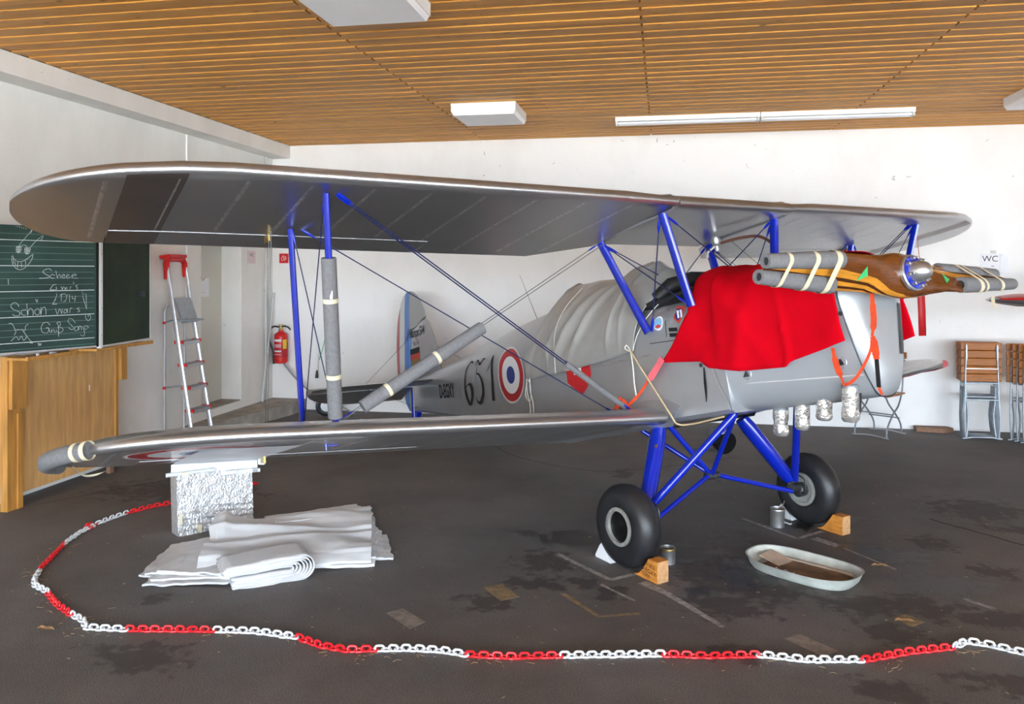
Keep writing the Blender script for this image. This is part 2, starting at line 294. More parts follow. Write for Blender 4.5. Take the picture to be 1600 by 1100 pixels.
# ------------------------------------------------------------------ mesh helpers
class MB:
    def __init__(s): s.v = []; s.f = []; s.mi = []; s.cur = 0
    def add(s, vs, fs):
        o = len(s.v); s.v += [tuple(v) for v in vs]; s.f += [tuple(o+i for i in f) for f in fs]; s.mi += [s.cur]*len(fs); return s
    def box(s, c, size, rot=None):
        hx, hy, hz = [k/2 for k in size]; vs = []
        for x in (-hx, hx):
            for y in (-hy, hy):
                for z in (-hz, hz):
                    p = Vector((x, y, z))
                    if rot is not None: p = rot @ p
                    vs.append(p+Vector(c))
        return s.add(vs, [(0, 1, 3, 2), (4, 6, 7, 5), (0, 4, 5, 1), (2, 3, 7, 6), (0, 2, 6, 4), (1, 5, 7, 3)])
    def tube(s, pts, r, n=8, ref=None, asp=1.0, cap=True):
        pts = [Vector(p) for p in pts]; N = len(pts); rr = r if isinstance(r, (list, tuple)) else [r]*N
        rings = []; prev = None
        for i, p in enumerate(pts):
            t = (pts[min(i+1, N-1)]-pts[max(i-1, 0)]).normalized()
            if ref is not None: a = Vector(ref)
            elif prev is not None: a = prev
            else: a = Vector((0, 0, 1)) if abs(t.z) < 0.9 else Vector((1, 0, 0))
            a = (a-t*a.dot(t)).normalized(); prev = a; b = t.cross(a)
            rings.append([p+a*(rr[i]*asp*math.cos(2*math.pi*k/n))+b*(rr[i]*math.sin(2*math.pi*k/n)) for k in range(n)])
        return s.loft(rings, cap)
    def loft(s, rings, cap=True, closed=True):
        n = len(rings[0]); vs = [p for rg in rings for p in rg]; fs = []
        for i in range(len(rings)-1):
            for k in range(n if closed else n-1):
                fs.append((i*n+k, i*n+(k+1) % n, (i+1)*n+(k+1) % n, (i+1)*n+k))
        if cap and closed: fs.append(tuple(range(n))); fs.append(tuple((len(rings)-1)*n+k for k in range(n))[::-1])
        return s.add(vs, fs)
    def grid(s, P):
        return s.loft(P, False, False)
    def lathe(s, prof, origin=(0, 0, 0), axis=(0, 0, 1), n=24, cap=True):
        ax = Vector(axis).normalized(); a = Vector((1, 0, 0)) if abs(ax.x) < 0.9 else Vector((0, 1, 0))
        a = (a-ax*a.dot(ax)).normalized(); b = ax.cross(a); o = Vector(origin)
        return s.loft([[o+ax*h+a*(r*math.cos(2*math.pi*k/n))+b*(r*math.sin(2*math.pi*k/n)) for k in range(n)] for r, h in prof], cap)
    def prism(s, poly, d):
        """poly: 3D points, extruded by vector d"""
        n = len(poly); d = Vector(d); vs = [Vector(p) for p in poly]+[Vector(p)+d for p in poly]
        return s.add(vs, [tuple(range(n))[::-1], tuple(range(n, 2*n))]+[(k, (k+1) % n, n+(k+1) % n, n+k) for k in range(n)])
    def ribbon(s, pts, w, nrm):
        pts = [Vector(p) for p in pts]; N = len(pts); ww = w if isinstance(w, (list, tuple)) else [w]*N; L = []
        for i, p in enumerate(pts):
            t = (pts[min(i+1, N-1)]-pts[max(i-1, 0)])
            nv = Vector(nrm) if not isinstance(nrm, list) else Vector(nrm[i])
            b = t.cross(nv).normalized(); L.append([p-b*ww[i]/2, p+b*ww[i]/2])
        return s.grid(L)
    def xf(s, fn): s.v = [tuple(fn(Vector(v))) for v in s.v]; return s
    def mesh(s, name, mats, smooth=True, ang=38, recalc=True, weld=0.0):
        me = bpy.data.meshes.new(name); me.from_pydata(s.v, [], s.f)
        for m in (mats if isinstance(mats, (list, tuple)) else [mats]): me.materials.append(m)
        for p, k in zip(me.polygons, s.mi): p.material_index = k
        if recalc or weld:
            bm = bmesh.new(); bm.from_mesh(me)
            if weld: bmesh.ops.remove_doubles(bm, verts=bm.verts, dist=weld)
            if recalc: bmesh.ops.recalc_face_normals(bm, faces=bm.faces)
            bm.to_mesh(me); bm.free()
        if smooth:
            for p in me.polygons: p.use_smooth = True
            me.set_sharp_from_angle(angle=math.radians(ang))
        me.update(); return me

def link(name, data, parent=None, mtx=None):
    o = bpy.data.objects.new(name, data); C.objects.link(o)
    if parent is not None: o.parent = parent
    if mtx is not None: o.matrix_local = mtx
    return o
def part(name, mb, m, parent, mtx=None, label=None, **k):
    o = link(name, mb.mesh(name, m, **k), parent, mtx)
    if label: o['label'] = label
    return o
def tag(o, label, cat, group=None):
    o['label'] = label; o['category'] = cat
    if group: o['group'] = group
    return o
def single(name, mb, m, label, cat, group=None, **k):
    """a thing of one mesh: origin at its base"""
    xs = [v[0] for v in mb.v]; ys = [v[1] for v in mb.v]; zs = [v[2] for v in mb.v]
    o = Vector(((min(xs)+max(xs))/2, (min(ys)+max(ys))/2, min(zs)))
    mb.xf(lambda v: v-o)
    ob = link(name, mb.mesh(name, m, **k)); ob.location = o
    return tag(ob, label, cat, group)
def empty(name, loc, label, cat, group=None, rz=0.0):
    o = link(name, None); o.location = loc; o.rotation_euler = (0, 0, rz); o.empty_display_size = 0.2
    return tag(o, label, cat, group)
def struct(name, mb, m, parent=None, **k):
    o = link(name, mb.mesh(name, m, **k), parent)
    if parent is None: o['kind'] = 'structure'
    return o
def wpart(name, mb, m, root, label=None, **k):
    """part given in world coordinates under a root Empty that only has location + z rotation"""
    inv = (Matrix.Translation(root.location) @ Matrix.Rotation(root.rotation_euler[2], 4, 'Z')).inverted()
    mb.xf(lambda v: inv @ v)
    return part(name, mb, m, root, None, label, **k)
def text_mb(body, size, fn, shear=0.0, align='LEFT', extr=0.0, bold=0.0, xs=1.0):
    """flat lettering: text outline mapped through fn(x, y) -> 3D point"""
    cu = bpy.data.curves.new('lettering', 'FONT'); cu.body = body; cu.size = size; cu.shear = shear; cu.align_x = align; cu.offset = bold; cu.resolution_u = 3
    o = bpy.data.objects.new('lettering', cu); C.objects.link(o)
    dg = bpy.context.evaluated_depsgraph_get(); me = bpy.data.meshes.new_from_object(o.evaluated_get(dg))
    mb = MB(); mb.add([fn(v.co.x*xs, v.co.y) for v in me.vertices], [tuple(p.vertices) for p in me.polygons])
    bpy.data.objects.remove(o); bpy.data.meshes.remove(me); bpy.data.curves.remove(cu)
    return mb
def lerp(a, b, t): return a+(b-a)*t
def interp(x, tab):
    """tab: list of (x, val) ascending"""
    if x <= tab[0][0]: return tab[0][1]
    for (x0, a), (x1, b) in zip(tab, tab[1:]):
        if x <= x1: return a+(b-a)*(x-x0)/(x1-x0)
    return tab[-1][1]
def sinterp(x, tab):
    if x <= tab[0][0]: return tab[0][1]
    for (x0, a), (x1, b) in zip(tab, tab[1:]):
        if x <= x1:
            t = (x-x0)/(x1-x0); t = t*t*(3-2*t); return a+(b-a)*t
    return tab[-1][1]
def catmull(pts, n=6):
    pts = [Vector(p) for p in pts]; out = []
    for i in range(len(pts)-1):
        p0, p1, p2, p3 = pts[max(i-1, 0)], pts[i], pts[i+1], pts[min(i+2, len(pts)-1)]
        for k in range(n):
            t = k/n
            out.append(0.5*((2*p1)+(p2-p0)*t+(2*p0-5*p1+4*p2-p3)*t*t+(3*p1-p0-3*p2+p3)*t*t*t))
    out.append(pts[-1]); return out

# ================================================================== THE SETTING
floor = struct('floor', MB().box(((ROOM_L+ROOM_R)/2, (ROOM_F+ROOM_B)/2, -0.1), (ROOM_R-ROOM_L+0.6, ROOM_B-ROOM_F+0.3, 0.2)), M['asphalt'], smooth=False)
M['apron'] = mat('pale_concrete_apron', (0.34, 0.33, 0.31), 0.9, 0, 0.1, 2)
struct('ground', MB().box((1, ROOM_F-15.1, -0.12), (60, 30.0, 0.2)), M['apron'], smooth=False)
struct('wall_back', MB().box(((ROOM_L+ROOM_R)/2, ROOM_B+0.12, 1.75), (ROOM_R-ROOM_L+0.6, 0.24, 3.7)), M['wallback'], smooth=False)
D0, D1, DH, SILL = 8.33, 9.21, 2.12, 0.23
wl = MB()
wl.box((ROOM_L-0.2, (ROOM_F+D0)/2, 1.75), (0.4, D0-ROOM_F, 3.7))
wl.box((ROOM_L-0.2, (D1+ROOM_B)/2, 1.75), (0.4, ROOM_B-D1, 3.7))
wl.box((ROOM_L-0.2, (D0+D1)/2, (DH+3.6)/2), (0.4, D1-D0, 3.6-DH))
wl.box((ROOM_L-0.2, (D0+D1)/2, SILL/2), (0.4, D1-D0, SILL))
struct('wall_left', wl, M['wallleft'], smooth=False)
struct('wall_right', MB().box((ROOM_R+0.12, (ROOM_F+ROOM_B)/2, 1.75), (0.24, ROOM_B-ROOM_F+0.3, 3.7)), M['wallback'], smooth=False)
struct('wall_front', MB().box(((ROOM_L+ROOM_R)/2, ROOM_F-0.12, 3.42), (ROOM_R-ROOM_L+0.6, 0.22, 0.36)), M['wallback'], smooth=False)
struct('trim_1', MB().box((ROOM_L+0.125, (ROOM_F+ROOM_B)/2, 3.3575), (0.25, ROOM_B-ROOM_F, 0.165)), M['wallleft'], smooth=False)
dr = struct('door_1', MB().box((-5.335, (D0+D1)/2, (SILL+DH)/2), (0.05, D1-D0, DH-SILL)), M['doorpaint'], smooth=False)
struct('door_threshold', MB().box((-5.2, (D0+D1)/2, SILL+0.006), (0.28, D1-D0-0.01, 0.012)), M['concrete'], parent=dr, smooth=False)
struct('door_plate', MB().box((-5.307, 8.62, 1.98), (0.006, 0.10, 0.04)), M['ink'], parent=dr, smooth=False)
lg = MB(); lg.prism([(-5.05, 7.7, 0), (-4.93, 7.7, 0), (-4.57, 9.62, 0), (-4.57, ROOM_B, 0), (-5.05, ROOM_B, 0)], (0, 0, 0.14))
st = struct('concrete_step', lg, M['concrete'], smooth=False); st['kind'] = 'structure'

# ceiling: dark backing, boards laid as proud and recessed rows
ceil = struct('ceiling', MB().box(((ROOM_L+ROOM_R)/2, (ROOM_F+ROOM_B)/2, 3.535), (ROOM_R-ROOM_L+0.6, ROOM_B-ROOM_F+0.5, 0.1)), M['ceilback'], smooth=False)
PITCH = 0.085
def board_mesh(length, w, h):
    mb = MB(); c = 0.004; hw = w/2
    prof = [(-hw, h), (-hw, c), (-hw+c, 0), (hw-c, 0), (hw, c), (hw, h)]
    mb.loft([[(x, y, z) for y, z in prof] for x in (-length/2, length/2)])
    return mb.mesh('ceiling_board', M['ceilwood'], smooth=False)
bm_cache = {}
JA = [-4.80, -2.21, -0.14, 1.92, 3.99, 6.05]; JB = [-4.80, -1.15, 2.95, 6.05]
nrow = 0; y = ROOM_B-PITCH/2
while y > 3.95:
    proud = nrow % 2 == 0; J = JA if proud else JB
    for x0, x1 in zip(J, J[1:]):
        gap = 0.016 if proud else 0.004
        ln = round(x1-x0-gap, 3); w = 0.0815 if proud else 0.0835; key = (ln, w)
        if key not in bm_cache: bm_cache[key] = board_mesh(ln, w, 0.024)
        o = link('ceiling_board', bm_cache[key], ceil); o.location = ((x0+x1)/2, y, (3.44 if proud else 3.4462)+random.uniform(0, 0.0015))
    y -= PITCH; nrow += 1
rest = MB()
yy = ROOM_B-PITCH/2; k = 0
while yy > 3.95:
    rest.box(((6.05+ROOM_R)/2+.01, yy, 3.452 if k % 2 == 0 else 3.458), (ROOM_R-6.05, 0.08, 0.024)); yy -= PITCH; k += 1
while y > ROOM_F:
    rest.box(((JA[0]+ROOM_R)/2, y, 3.452 if nrow % 2 == 0 else 3.458), (ROOM_R-JA[0], 0.08, 0.024)); y -= PITCH; nrow += 1
o = struct('ceiling_boards_beyond', rest, M['ceilwood'], parent=ceil, smooth=False); o['kind'] = 'stuff'

# ceiling lamps
def panel_lamp(cx, cy, label):
    r = empty('panel_lamp', (cx, cy, 3.325), label, 'ceiling lamp', 'square ceiling panel lamps')
    a, b = 0.315, 0.30
    mb = MB(); mb.loft([[(sx*k, sy*k, z) for sx, sy in ((-1, -1), (1, -1), (1, 1), (-1, 1))] for k, z in ((b, 0.0), (a, 0.035), (a, 0.115))])
    part('housing', mb, M['diffuser'], r, smooth=False)
    part('backing_plate', MB().box((0, 0, 0.107), (0.642, 0.642, 0.018)), M['plastic_white'], r, smooth=False)
    for s in (-1, 1):
        part('edge_trim', MB().box((s*0.317, 0, 0.07), (0.006, 0.64, 0.07)), M['plastic_white'], r, smooth=False)
    return r
panel_lamp(-1.72, 4.52, 'large looking square white panel lamp cut by the top picture edge')
panel_lamp(-1.72, 8.09, 'square white panel lamp on wood ceiling left of the long tube lamp')
panel_lamp(3.50, 8.18, 'square white panel lamp cut off at the right picture edge')
for i, (x0, x1, lab) in enumerate(((-0.50, 0.985, 'left half of the long white fluorescent tube lamp'), (0.995, 2.48, 'right half of the long white fluorescent tube lamp'))):
    r = empty('fluorescent_lamp', ((x0+x1)/2, 8.83, 3.36), lab, 'ceiling lamp', 'fluorescent tube lamps')
    ln = x1-x0
    mb = MB(); mb.loft([[(x, yy, z) for yy, z in ((-0.07, 0.08), (-0.06, 0.035), (0.06, 0.035), (0.07, 0.08))] for x in (-ln/2, ln/2)])
    part('housing', mb, M['plastic_white'], r, smooth=False)
    for yy in (-0.04, 0.04):
        part('tube', MB().tube([(-ln/2+0.03, yy, 0.015), (ln/2-0.03, yy, 0.015)], 0.013, 10), M['diffuser'], r)
        for e in (-1, 1):
            part('socket', MB().box((e*(ln/2-0.015), yy, 0.02), (0.022, 0.03, 0.045)), M['greypvc'], r, smooth=False)

# floor marks (all part of the floor)
def stripe(pts, w, name='painted_line', m=None, z=0.0010):
    mb = MB().ribbon([(x, yv, z) for x, yv in pts], w, (0, 0, 1)); return link(name, mb.mesh(name, m or M['paintline'], smooth=False, recalc=False), floor)
stripe([(-0.666, 5.19), (-0.48, 4.99), (-0.31, 4.81)], 0.035); stripe([(-0.31, 4.795), (-0.146, 4.937)], 0.035)
stripe([(0.569, 6.174), (0.885, 5.775)], 0.032); stripe([(0.885, 5.765), (1.086, 5.971)], 0.032)
stripe([(-0.12, 4.80), (0.02, 4.66), (0.299, 4.269)], [0.07, 0.05, 0.03]); stripe([(1.0, 5.80), (1.13, 5.66)], 0.07); stripe([(1.16, 5.62), (1.383, 5.282)], 0.02)
stripe([(1.62, 4.88), (1.74, 4.76)], 0.035); stripe([(-0.55, 4.55), (-0.33, 4.28), (-0.12, 4.36)], 0.03, m=M['tapeyellow'])
stripe([(-0.35, 4.72), (-0.15, 4.52)], 0.02)
for poly, m in (([(-1.007, 4.557), (-0.909, 4.624), (-0.779, 4.459), (-0.873, 4.388)], 'tapeyellow'), ([(-1.432, 4.123), (-1.364, 4.194), (-1.198, 4.054), (-1.254, 3.96)], 'tapefloor'),
                ([(1.175, 4.547), (1.252, 4.602), (1.321, 4.519), (1.238, 4.442)], 'tapeyellow'), ([(0.583, 4.189), (0.668, 4.255), (0.817, 4.095), (0.733, 4.033)], 'tapefloor')):
    mb = MB(); mb.prism([(x, yv, 0.0004) for x, yv in poly], (0, 0, 0.0012)); link('floor_tape', mb.mesh('floor_tape', M[m], smooth=False), floor)
def crack(pts, w=0.012):
    q = []
    for p in catmull([(a, b, 0) for a, b in pts], 8): q.append((p.x+random.uniform(-.012, .012), p.y+random.uniform(-.012, .012)))
    stripe(q, w, 'floor_crack', M['crack'], 0.0007)
crack([(-1.95, 8.9), (-1.75, 8.35), (-1.45, 7.9), (-1.0, 7.55), (-0.55, 7.4), (-0.2, 7.55), (0.2, 7.8), (0.7, 8.2)])
crack([(-4.75, 5.55), (-4.35, 6.2), (-3.9, 6.75), (-3.5, 7.3)], 0.010)
crack([(1.9, 6.4), (2.3, 5.95), (2.75, 5.6), (3.2, 5.4)], 0.02)
# straw and grit, caught along the chain: nobody could count it
CHAIN = [('r', [(-3.364, 6.436), (-3.55, 6.08), (-3.711, 5.77), (-3.819, 5.645), (-3.895, 5.48)]), ('w', [(-3.905, 5.462), (-3.93, 5.33), (-3.945, 5.20)]), ('r', [(-3.95, 5.18), (-3.985, 5.12), (-3.93, 5.08), (-3.955, 5.14)]),
         ('w', [(-3.94, 5.13), (-3.93, 4.98), (-3.875, 4.77)]), ('r', [(-3.87, 4.76), (-3.78, 4.55), (-3.69, 4.335)]), ('w', [(-3.68, 4.32), (-3.595, 4.18), (-3.52, 4.10), (-3.38, 4.03)]), ('r', [(-3.36, 4.01), (-3.196, 3.882), (-3.05, 3.795)]),
         ('w', [(-3.03, 3.785), (-2.92, 3.73), (-2.85, 3.66), (-2.76, 3.665), (-2.64, 3.677)]), ('r', [(-2.625, 3.68), (-2.42, 3.715), (-2.20, 3.747)]), ('w', [(-2.18, 3.75), (-1.989, 3.773), (-1.76, 3.75)]), ('r', [(-1.745, 3.745), (-1.614, 3.687), (-1.476, 3.665), (-1.335, 3.697)]),
         ('w', [(-1.32, 3.70), (-1.182, 3.733), (-1.028, 3.741), (-0.90, 3.722)]), ('r', [(-0.885, 3.722), (-0.689, 3.739), (-0.46, 3.795)]), ('w', [(-0.445, 3.797), (-0.223, 3.844), (-0.01, 3.89)]), ('r', [(0.005, 3.892), (0.217, 3.912), (0.44, 3.966)]),
         ('w', [(0.455, 3.967), (0.65, 3.955), (0.91, 4.002)]), ('r', [(0.925, 4.01), (1.137, 4.127), (1.345, 4.212)]), ('w', [(1.36, 4.22), (1.442, 4.291), (1.522, 4.279), (1.664, 4.212), (1.80, 4.15)]), ('r', [(1.81, 4.145), (2.0, 4.06), (2.2, 4.0)]), ('w', [(2.215, 3.995), (2.4, 3.98), (2.6, 4.02)])]
sb = MB()
allp = [p for c, ps in CHAIN for p in ps]
for k in range(240):
    a = random.choice(allp[14:]); 
    x, yv = a[0]+random.gauss(0, 0.07), a[1]+random.gauss(-0.02, 0.035); an = random.uniform(0, 6.3); ln = random.uniform(0.01, 0.05)
    sb.tube([(x, yv, 0.002), (x+ln/2*math.cos(an), yv+ln/2*math.sin(an), 0.005), (x+ln*math.cos(an+.3), yv+ln*math.sin(an+.3), 0.002)], 0.0009, 4)
for k in range(260):
    x, yv = random.uniform(-4, 2.6), random.uniform(3.3, 7.5); an = random.uniform(0, 6.3); ln = random.uniform(0.004, 0.018)
    sb.tube([(x, yv, 0.0015), (x+ln*math.cos(an), yv+ln*math.sin(an), 0.0025)], 0.0012, 4)
so = link('straw_litter', sb.mesh('straw_litter', M['straw'], smooth=False)); tag(so, 'dry straw and grit scattered over the dark floor and chain', 'straw'); so['kind'] = 'stuff'
for x, yv, lab in ((-3.05, 3.62, 'dry tan leaf lying by the chain corner'), (1.30, 5.32, 'small tan leaf lying behind the drip tray'), (1.22, 4.50, 'broken pale leaf on the worn yellow floor tape')):
    lf = MB(); lf.grid([[(x-0.05+0.1*i/5, yv+s*0.016*math.sin(math.pi*(i+.3)/5.6), 0.004+0.012*abs(s)*math.sin(i*1.3)**2+0.002) for s in (-1, 0, 1)] for i in range(6)])
    single('dry_leaf', lf, M['leaf'], lab, 'leaf', recalc=False)

# wall conduits and boxes
def conduit(name, pts, r, m, label, cat='pipe'):
    return single(name, MB().tube(pts, r, 8), m, label, cat)
conduit('wall_conduit', [(-5.038, 8.03, 1.66), (-5.038, 8.03, 3.27)], 0.011, M['white'], 'thin white vertical conduit on the left wall above the switch')
sw = empty('wall_switch', (-5.05, 8.08, 1.40), 'cream double wall switch behind the ladder', 'switch')
part('switch_plate', MB().box((0.015, 0, 0.11), (0.03, 0.10, 0.20)), M['paper'], sw, smooth=False)
for z in (0.06, 0.16): part('rocker', MB().box((0.032, 0, z), (0.01, 0.06, 0.06)), M['white'], sw, smooth=False)
conduit('corner_pipe', [(-5.02, 9.78, 0.15), (-5.02, 9.78, 3.27)], 0.016, M['greypvc'], 'pale vertical pipe in the wall corner left of the extinguisher')
conduit('leaning_pole', [(-5.01, 9.66, 0.145), (-5.005, 9.97, 1.52)], 0.019, M['greypvc'], 'pale plastic pole leaning in the corner beside the extinguisher', 'pole')
jb = empty('wall_junction_box', (-4.31, ROOM_B, 1.60), 'slim white cable box on the back wall behind the padded strut', 'cable box')
part('box_body', MB().box((0, -0.02, 0.11), (0.05, 0.04, 0.23)), M['white'], jb, smooth=False)
part('cable', MB().tube(catmull([(0.01, -0.01, 0.0), (0.015, -0.012, -0.4), (-0.01, -0.012, -0.7), (-0.08, -0.012, -0.95)]), 0.005, 6), M['green'], jb)

# ================================================================== THE BIPLANE
PSI = math.radians(-47.947); TH = math.radians(12.771); PH = math.radians(-0.088)
OX, OY, OZ = 0.3795, 5.6312, 2.1681
MW = Matrix.Translation((OX, OY, OZ)) @ Matrix.Rotation(PSI, 4, 'Z') @ Matrix.Rotation(-TH, 4, 'Y') @ Matrix.Rotation(PH, 4, 'X')
plane = empty('biplane', (OX, OY, 0), 'silver biplane with blue struts under cloth covers in the hangar', 'airplane', rz=PSI)
ML = (Matrix.Translation((OX, OY, 0)) @ Matrix.Rotation(PSI, 4, 'Z')).inverted() @ MW
def ap(name, mb, m, parent=None, label=None, **k):
    """aircraft part in aircraft axes: x forward, y to port, z up"""
    if parent is None: return part(name, mb, m, plane, ML, label, **k)
    return part(name, mb, m, parent, None, label, **k)
def W(p): return MW @ Vector(p)
UPL = (MW.to_3x3().transposed() @ Vector((0, 0, 1)))        # world up in aircraft axes

# --- wings
def naca(s):
    t, m, p = 0.105, 0.035, 0.38
    yt = 5*t*(0.2969*math.sqrt(max(s, 0))-0.126*s-0.3516*s*s+0.2843*s**3-0.1036*s**4)
    yc = m/p**2*(2*p*s-s*s) if s < p else m/(1-p)**2*((1-2*p)+2*p*s-s*s)
    yt += .10*math.sqrt(max(s, 0))*math.exp(-s/.03)            # blunt ply-covered nose
    return yc+yt, yc-yt
ZL14 = naca(0.14)[1]
class Wing:
    def __init__(s, xr, yr, sweep, zr, dih, chord, inc, ytip, le0, te0, cut=None, thick=1.0, point=False):
        s.__dict__.update(locals())
    def le(s, a):
        x = s.xr-s.sweep*(a-s.yr)
        if a > s.le0:
            t = min(1, (a-s.le0)/(s.ytip-s.le0)); x -= 0.66*t**1.8 if s.point else 0.58*(1-math.sqrt(max(0, 1-t*t)))
        return x
    def te(s, a):
        x = s.xr-s.sweep*(a-s.yr)-s.chord
        if s.cut and a < s.cut[0]: x = lerp(s.cut[1], s.xr-s.sweep*(s.cut[0]-s.yr)-s.chord, (a-s.yr)/(s.cut[0]-s.yr))
        if a > s.te0:
            t = min(1, (a-s.te0)/(s.ytip-s.te0)); x += (0.52 if s.point else 0.60)*(1-math.sqrt(max(0, 1-t*t)))
        return x
    def pt(s, y, f, up, off=0.0):
        a = abs(y); l, t = s.le(a), s.te(a); c = max(l-t, 0.002); zu, zl = naca(f)
        z = s.zr+s.dih*(a-s.yr)+((zu if up else zl)-ZL14)*c*s.thick-s.inc*((s.xr-s.sweep*(a-s.yr)-0.14*s.chord)-(l-f*c))
        return Vector((l-f*c, y, z+(off if up else -off)))
    def ring(s, y, f0, f1, n=22):
        fs = [lerp(f0, f1, 0.5-0.5*math.cos(math.pi*k/n)) if f0 > 0.5 else lerp(f0, f1, (k/n)**2.5) for k in range(n+1)]
        return [s.pt(y, f, True) for f in reversed(fs)]+[s.pt(y, f, False) for f in (fs[1:] if f0 == 0 else fs)]
UP = Wing(0.17, 0.519, 0.121, 0.0, 0.0485, 1.225, 0.062, 4.05, 3.05, 3.58, (0.87, -0.76))
LO = Wing(-0.30, 0.43, 0.121, -1.315, 0.065, 1.20, 0.082, 3.87, 2.87, 3.40)
HF = 0.785
def steps(a, b, n): return [lerp(a, b, k/n) for k in range(n+1)]
def tipsteps(a, b, n): return [lerp(a, b, math.sin(math.pi/2*k/n)) for k in range(n+1)]
def wing_panel(Wg, sg, name, a0, a1, ytip, label=None):
    mb = MB()
    mb.loft([Wg.ring(sg*a, 0, 1) for a in ([a0, Wg.cut[0]]+steps(Wg.cut[0]+.1, a0+1.18, 3) if Wg.cut else steps(a0, a0+1.25, 4))])
    e0 = a0+1.18 if Wg.cut else a0+1.25
    mb.loft([Wg.ring(sg*a, 0, HF) for a in steps(e0, a1, 8)])
    mb.loft([Wg.ring(sg*a, 0, 1) for a in tipsteps(a1, ytip-0.002, 14)])
    w = ap(name, mb, M['silver'], label=label)
    al = MB(); al.loft([Wg.ring(sg*a, HF+0.012, 1, 8) for a in steps(e0+0.008, a1-0.008, 8)])
    ao = ap('aileron', al, M['silver'], w)
    gl = MB().ribbon([Wg.pt(sg*a, HF+0.006, False, -0.002) for a in steps(e0, a1, 6)], 0.010, (0, 0, 1)); ap('hinge_strip', gl, M['alu'], w, recalc=False)
    # raised rib tapes, underside and top
    a = a0+0.30
    while a < ytip-0.12:
        hf = HF-0.02 if e0 < a < a1 else 0.93
        for up in (False, True):
            rows = []
            for k in range(11):
                f = lerp(0.06, hf, k/10); rows.append([Wg.pt(sg*(a-0.011), f, up, 0.0006), Wg.pt(sg*a, f, up, 0.0018), Wg.pt(sg*(a+0.011), f, up, 0.0006)])
            ap('rib_tape', MB().grid(rows), M['tape_grey'], w, recalc=False)
        a += 0.315
    return w, ao
uwn, uan = wing_panel(UP, -1, 'upper_wing', 0.522, 3.58, 4.05)
uwf, uaf = wing_panel(UP, 1, 'upper_wing', 0.522, 3.58, 4.05)
lwn, lan = wing_panel(LO, -1, 'lower_wing', 0.455, 3.40, 3.87)
lwf, laf = wing_panel(LO, 1, 'lower_wing', 0.455, 3.40, 3.87)
# centre section with the fuel tank
class CS(Wing): pass
cs = Wing(0.175, 0.519, 0.0, -0.004, 0.0, 0.935, 0.038, 9, 9, 9, None, 1.22)
cmb = MB(); cmb.loft([cs.ring(y, 0, 1) for y in steps(-0.517, 0.517, 6)])
cso = ap('centre_section', cmb, M['silver'])
for sg in (-1, 1):
    rows = []
    for f, up in [(k/12, True) for k in range(8, 0, -1)]+[(0, True)]+[(k/12, False) for k in range(1, 12)]:
        rows.append([cs.pt(sg*0.500, f, up, 0.002), cs.pt(sg*0.517, f, up, 0.010), cs.pt(sg*0.536, f, up, 0.001)])
    ap('joint_strip', MB().grid(rows), M['silver_body'], cso, recalc=False)
ap('filler_cap', MB().lathe([(0.022, 0), (0.022, 0.03), (0.018, 0.036), (0.001, 0.037)], cs.pt(-0.05, 0.30, True)), M['red'], cso)
# dark chord-wise band painted near the tip
for Wg, w, sg in ((UP, uwn, -1), (UP, uwf, 1)):
    for f0, f1, nm in ((0.015, HF-0.004, 'dark_band'), (HF+0.016, 0.995, 'dark_band')):
        rows = [[Wg.pt(sg*a, lerp(f0, f1, (k/12)**1.5 if f0 < .1 else k/12), False, 0.0012) for a in steps(3.31, 3.575, 4)] for k in range(13)]
        ap(nm, MB().grid(rows), M['band'], w, recalc=False)
# lower-wing roundels, underside
def wing_roundel(Wg, w, sg, yc, fc, R):
    for r0, r1, m, off in ((R*0.94, R, 'roundel_white', .0016), (R*0.70, R*0.94, 'roundel_red', .0016), (R*0.30, R*0.70, 'roundel_white', .0016), (0.0, R*0.30, 'roundel_blue', .0016)):
        xc = lerp(Wg.le(yc), Wg.te(yc), fc)
        def q(r, a):
            y = yc+r*math.cos(a); x = xc+r*math.sin(a); f = (Wg.le(y)-x)/(Wg.le(y)-Wg.te(y)); return Wg.pt(sg*y, min(.995, max(.01, f)), False, off)
        n = 48; mb = MB(); mb.loft([[q(r, 2*math.pi*k/n) for k in range(n)] for r in steps(max(r0, .001), r1, 3)], cap=False)
        ap('roundel_ring', mb, M[m], w, recalc=False)
wing_roundel(LO, lwn, -1, 3.13, 0.43, 0.40); wing_roundel(LO, lwf, 1, 3.13, 0.43, 0.40)

# --- fuselage
FW = [(-5.08, .035), (-4.5, .115), (-3.5, .235), (-2.5, .325), (-1.5, .385), (-0.5, .395), (0.17, .365)]
FZB = [(-5.08, -.90), (-4.5, -.955), (-3.5, -1.065), (-2.5, -1.17), (-1.5, -1.265), (-0.6, -1.315), (0.17, -1.285)]
FZL = [(-5.08, -.60), (-3.9, -.615), (-2.6, -.65), (-1.0, -.69), (0.17, -.68)]
FZT = [(-5.08, -.54), (-4.4, -.505), (-3.4, -.40), (-2.4, -.295), (-1.9, -.27), (-1.2, -.38), (-0.75, -.42), (-0.3, -.45), (0.17, -.475)]
def side_y(x, z, off=0.0):
    w, zl, zt = interp(x, FW), interp(x, FZL), interp(x, FZT)
    if z <= zl: return w+off
    q = min(0.999, (z-zl)/(zt-zl)); return w*math.sqrt(1-q*q)+off
def fus_ring(x):
    w, zb, zl, zt = (interp(x, t) for t in (FW, FZB, FZL, FZT)); h = [(0, zb), (w*.55, zb), (w-.025, zb), (w, zb+.025), (w, lerp(zb, zl, .5)), (w, zl-.004)]
    for k in range(1, 9):
        a = math.pi/2*k/8; h.append((w*math.cos(a), zl+(zt-zl)*math.sin(a)))
    return [(x, -y, z) for y, z in h]+[(x, y, z) for y, z in h[-2:0:-1]]
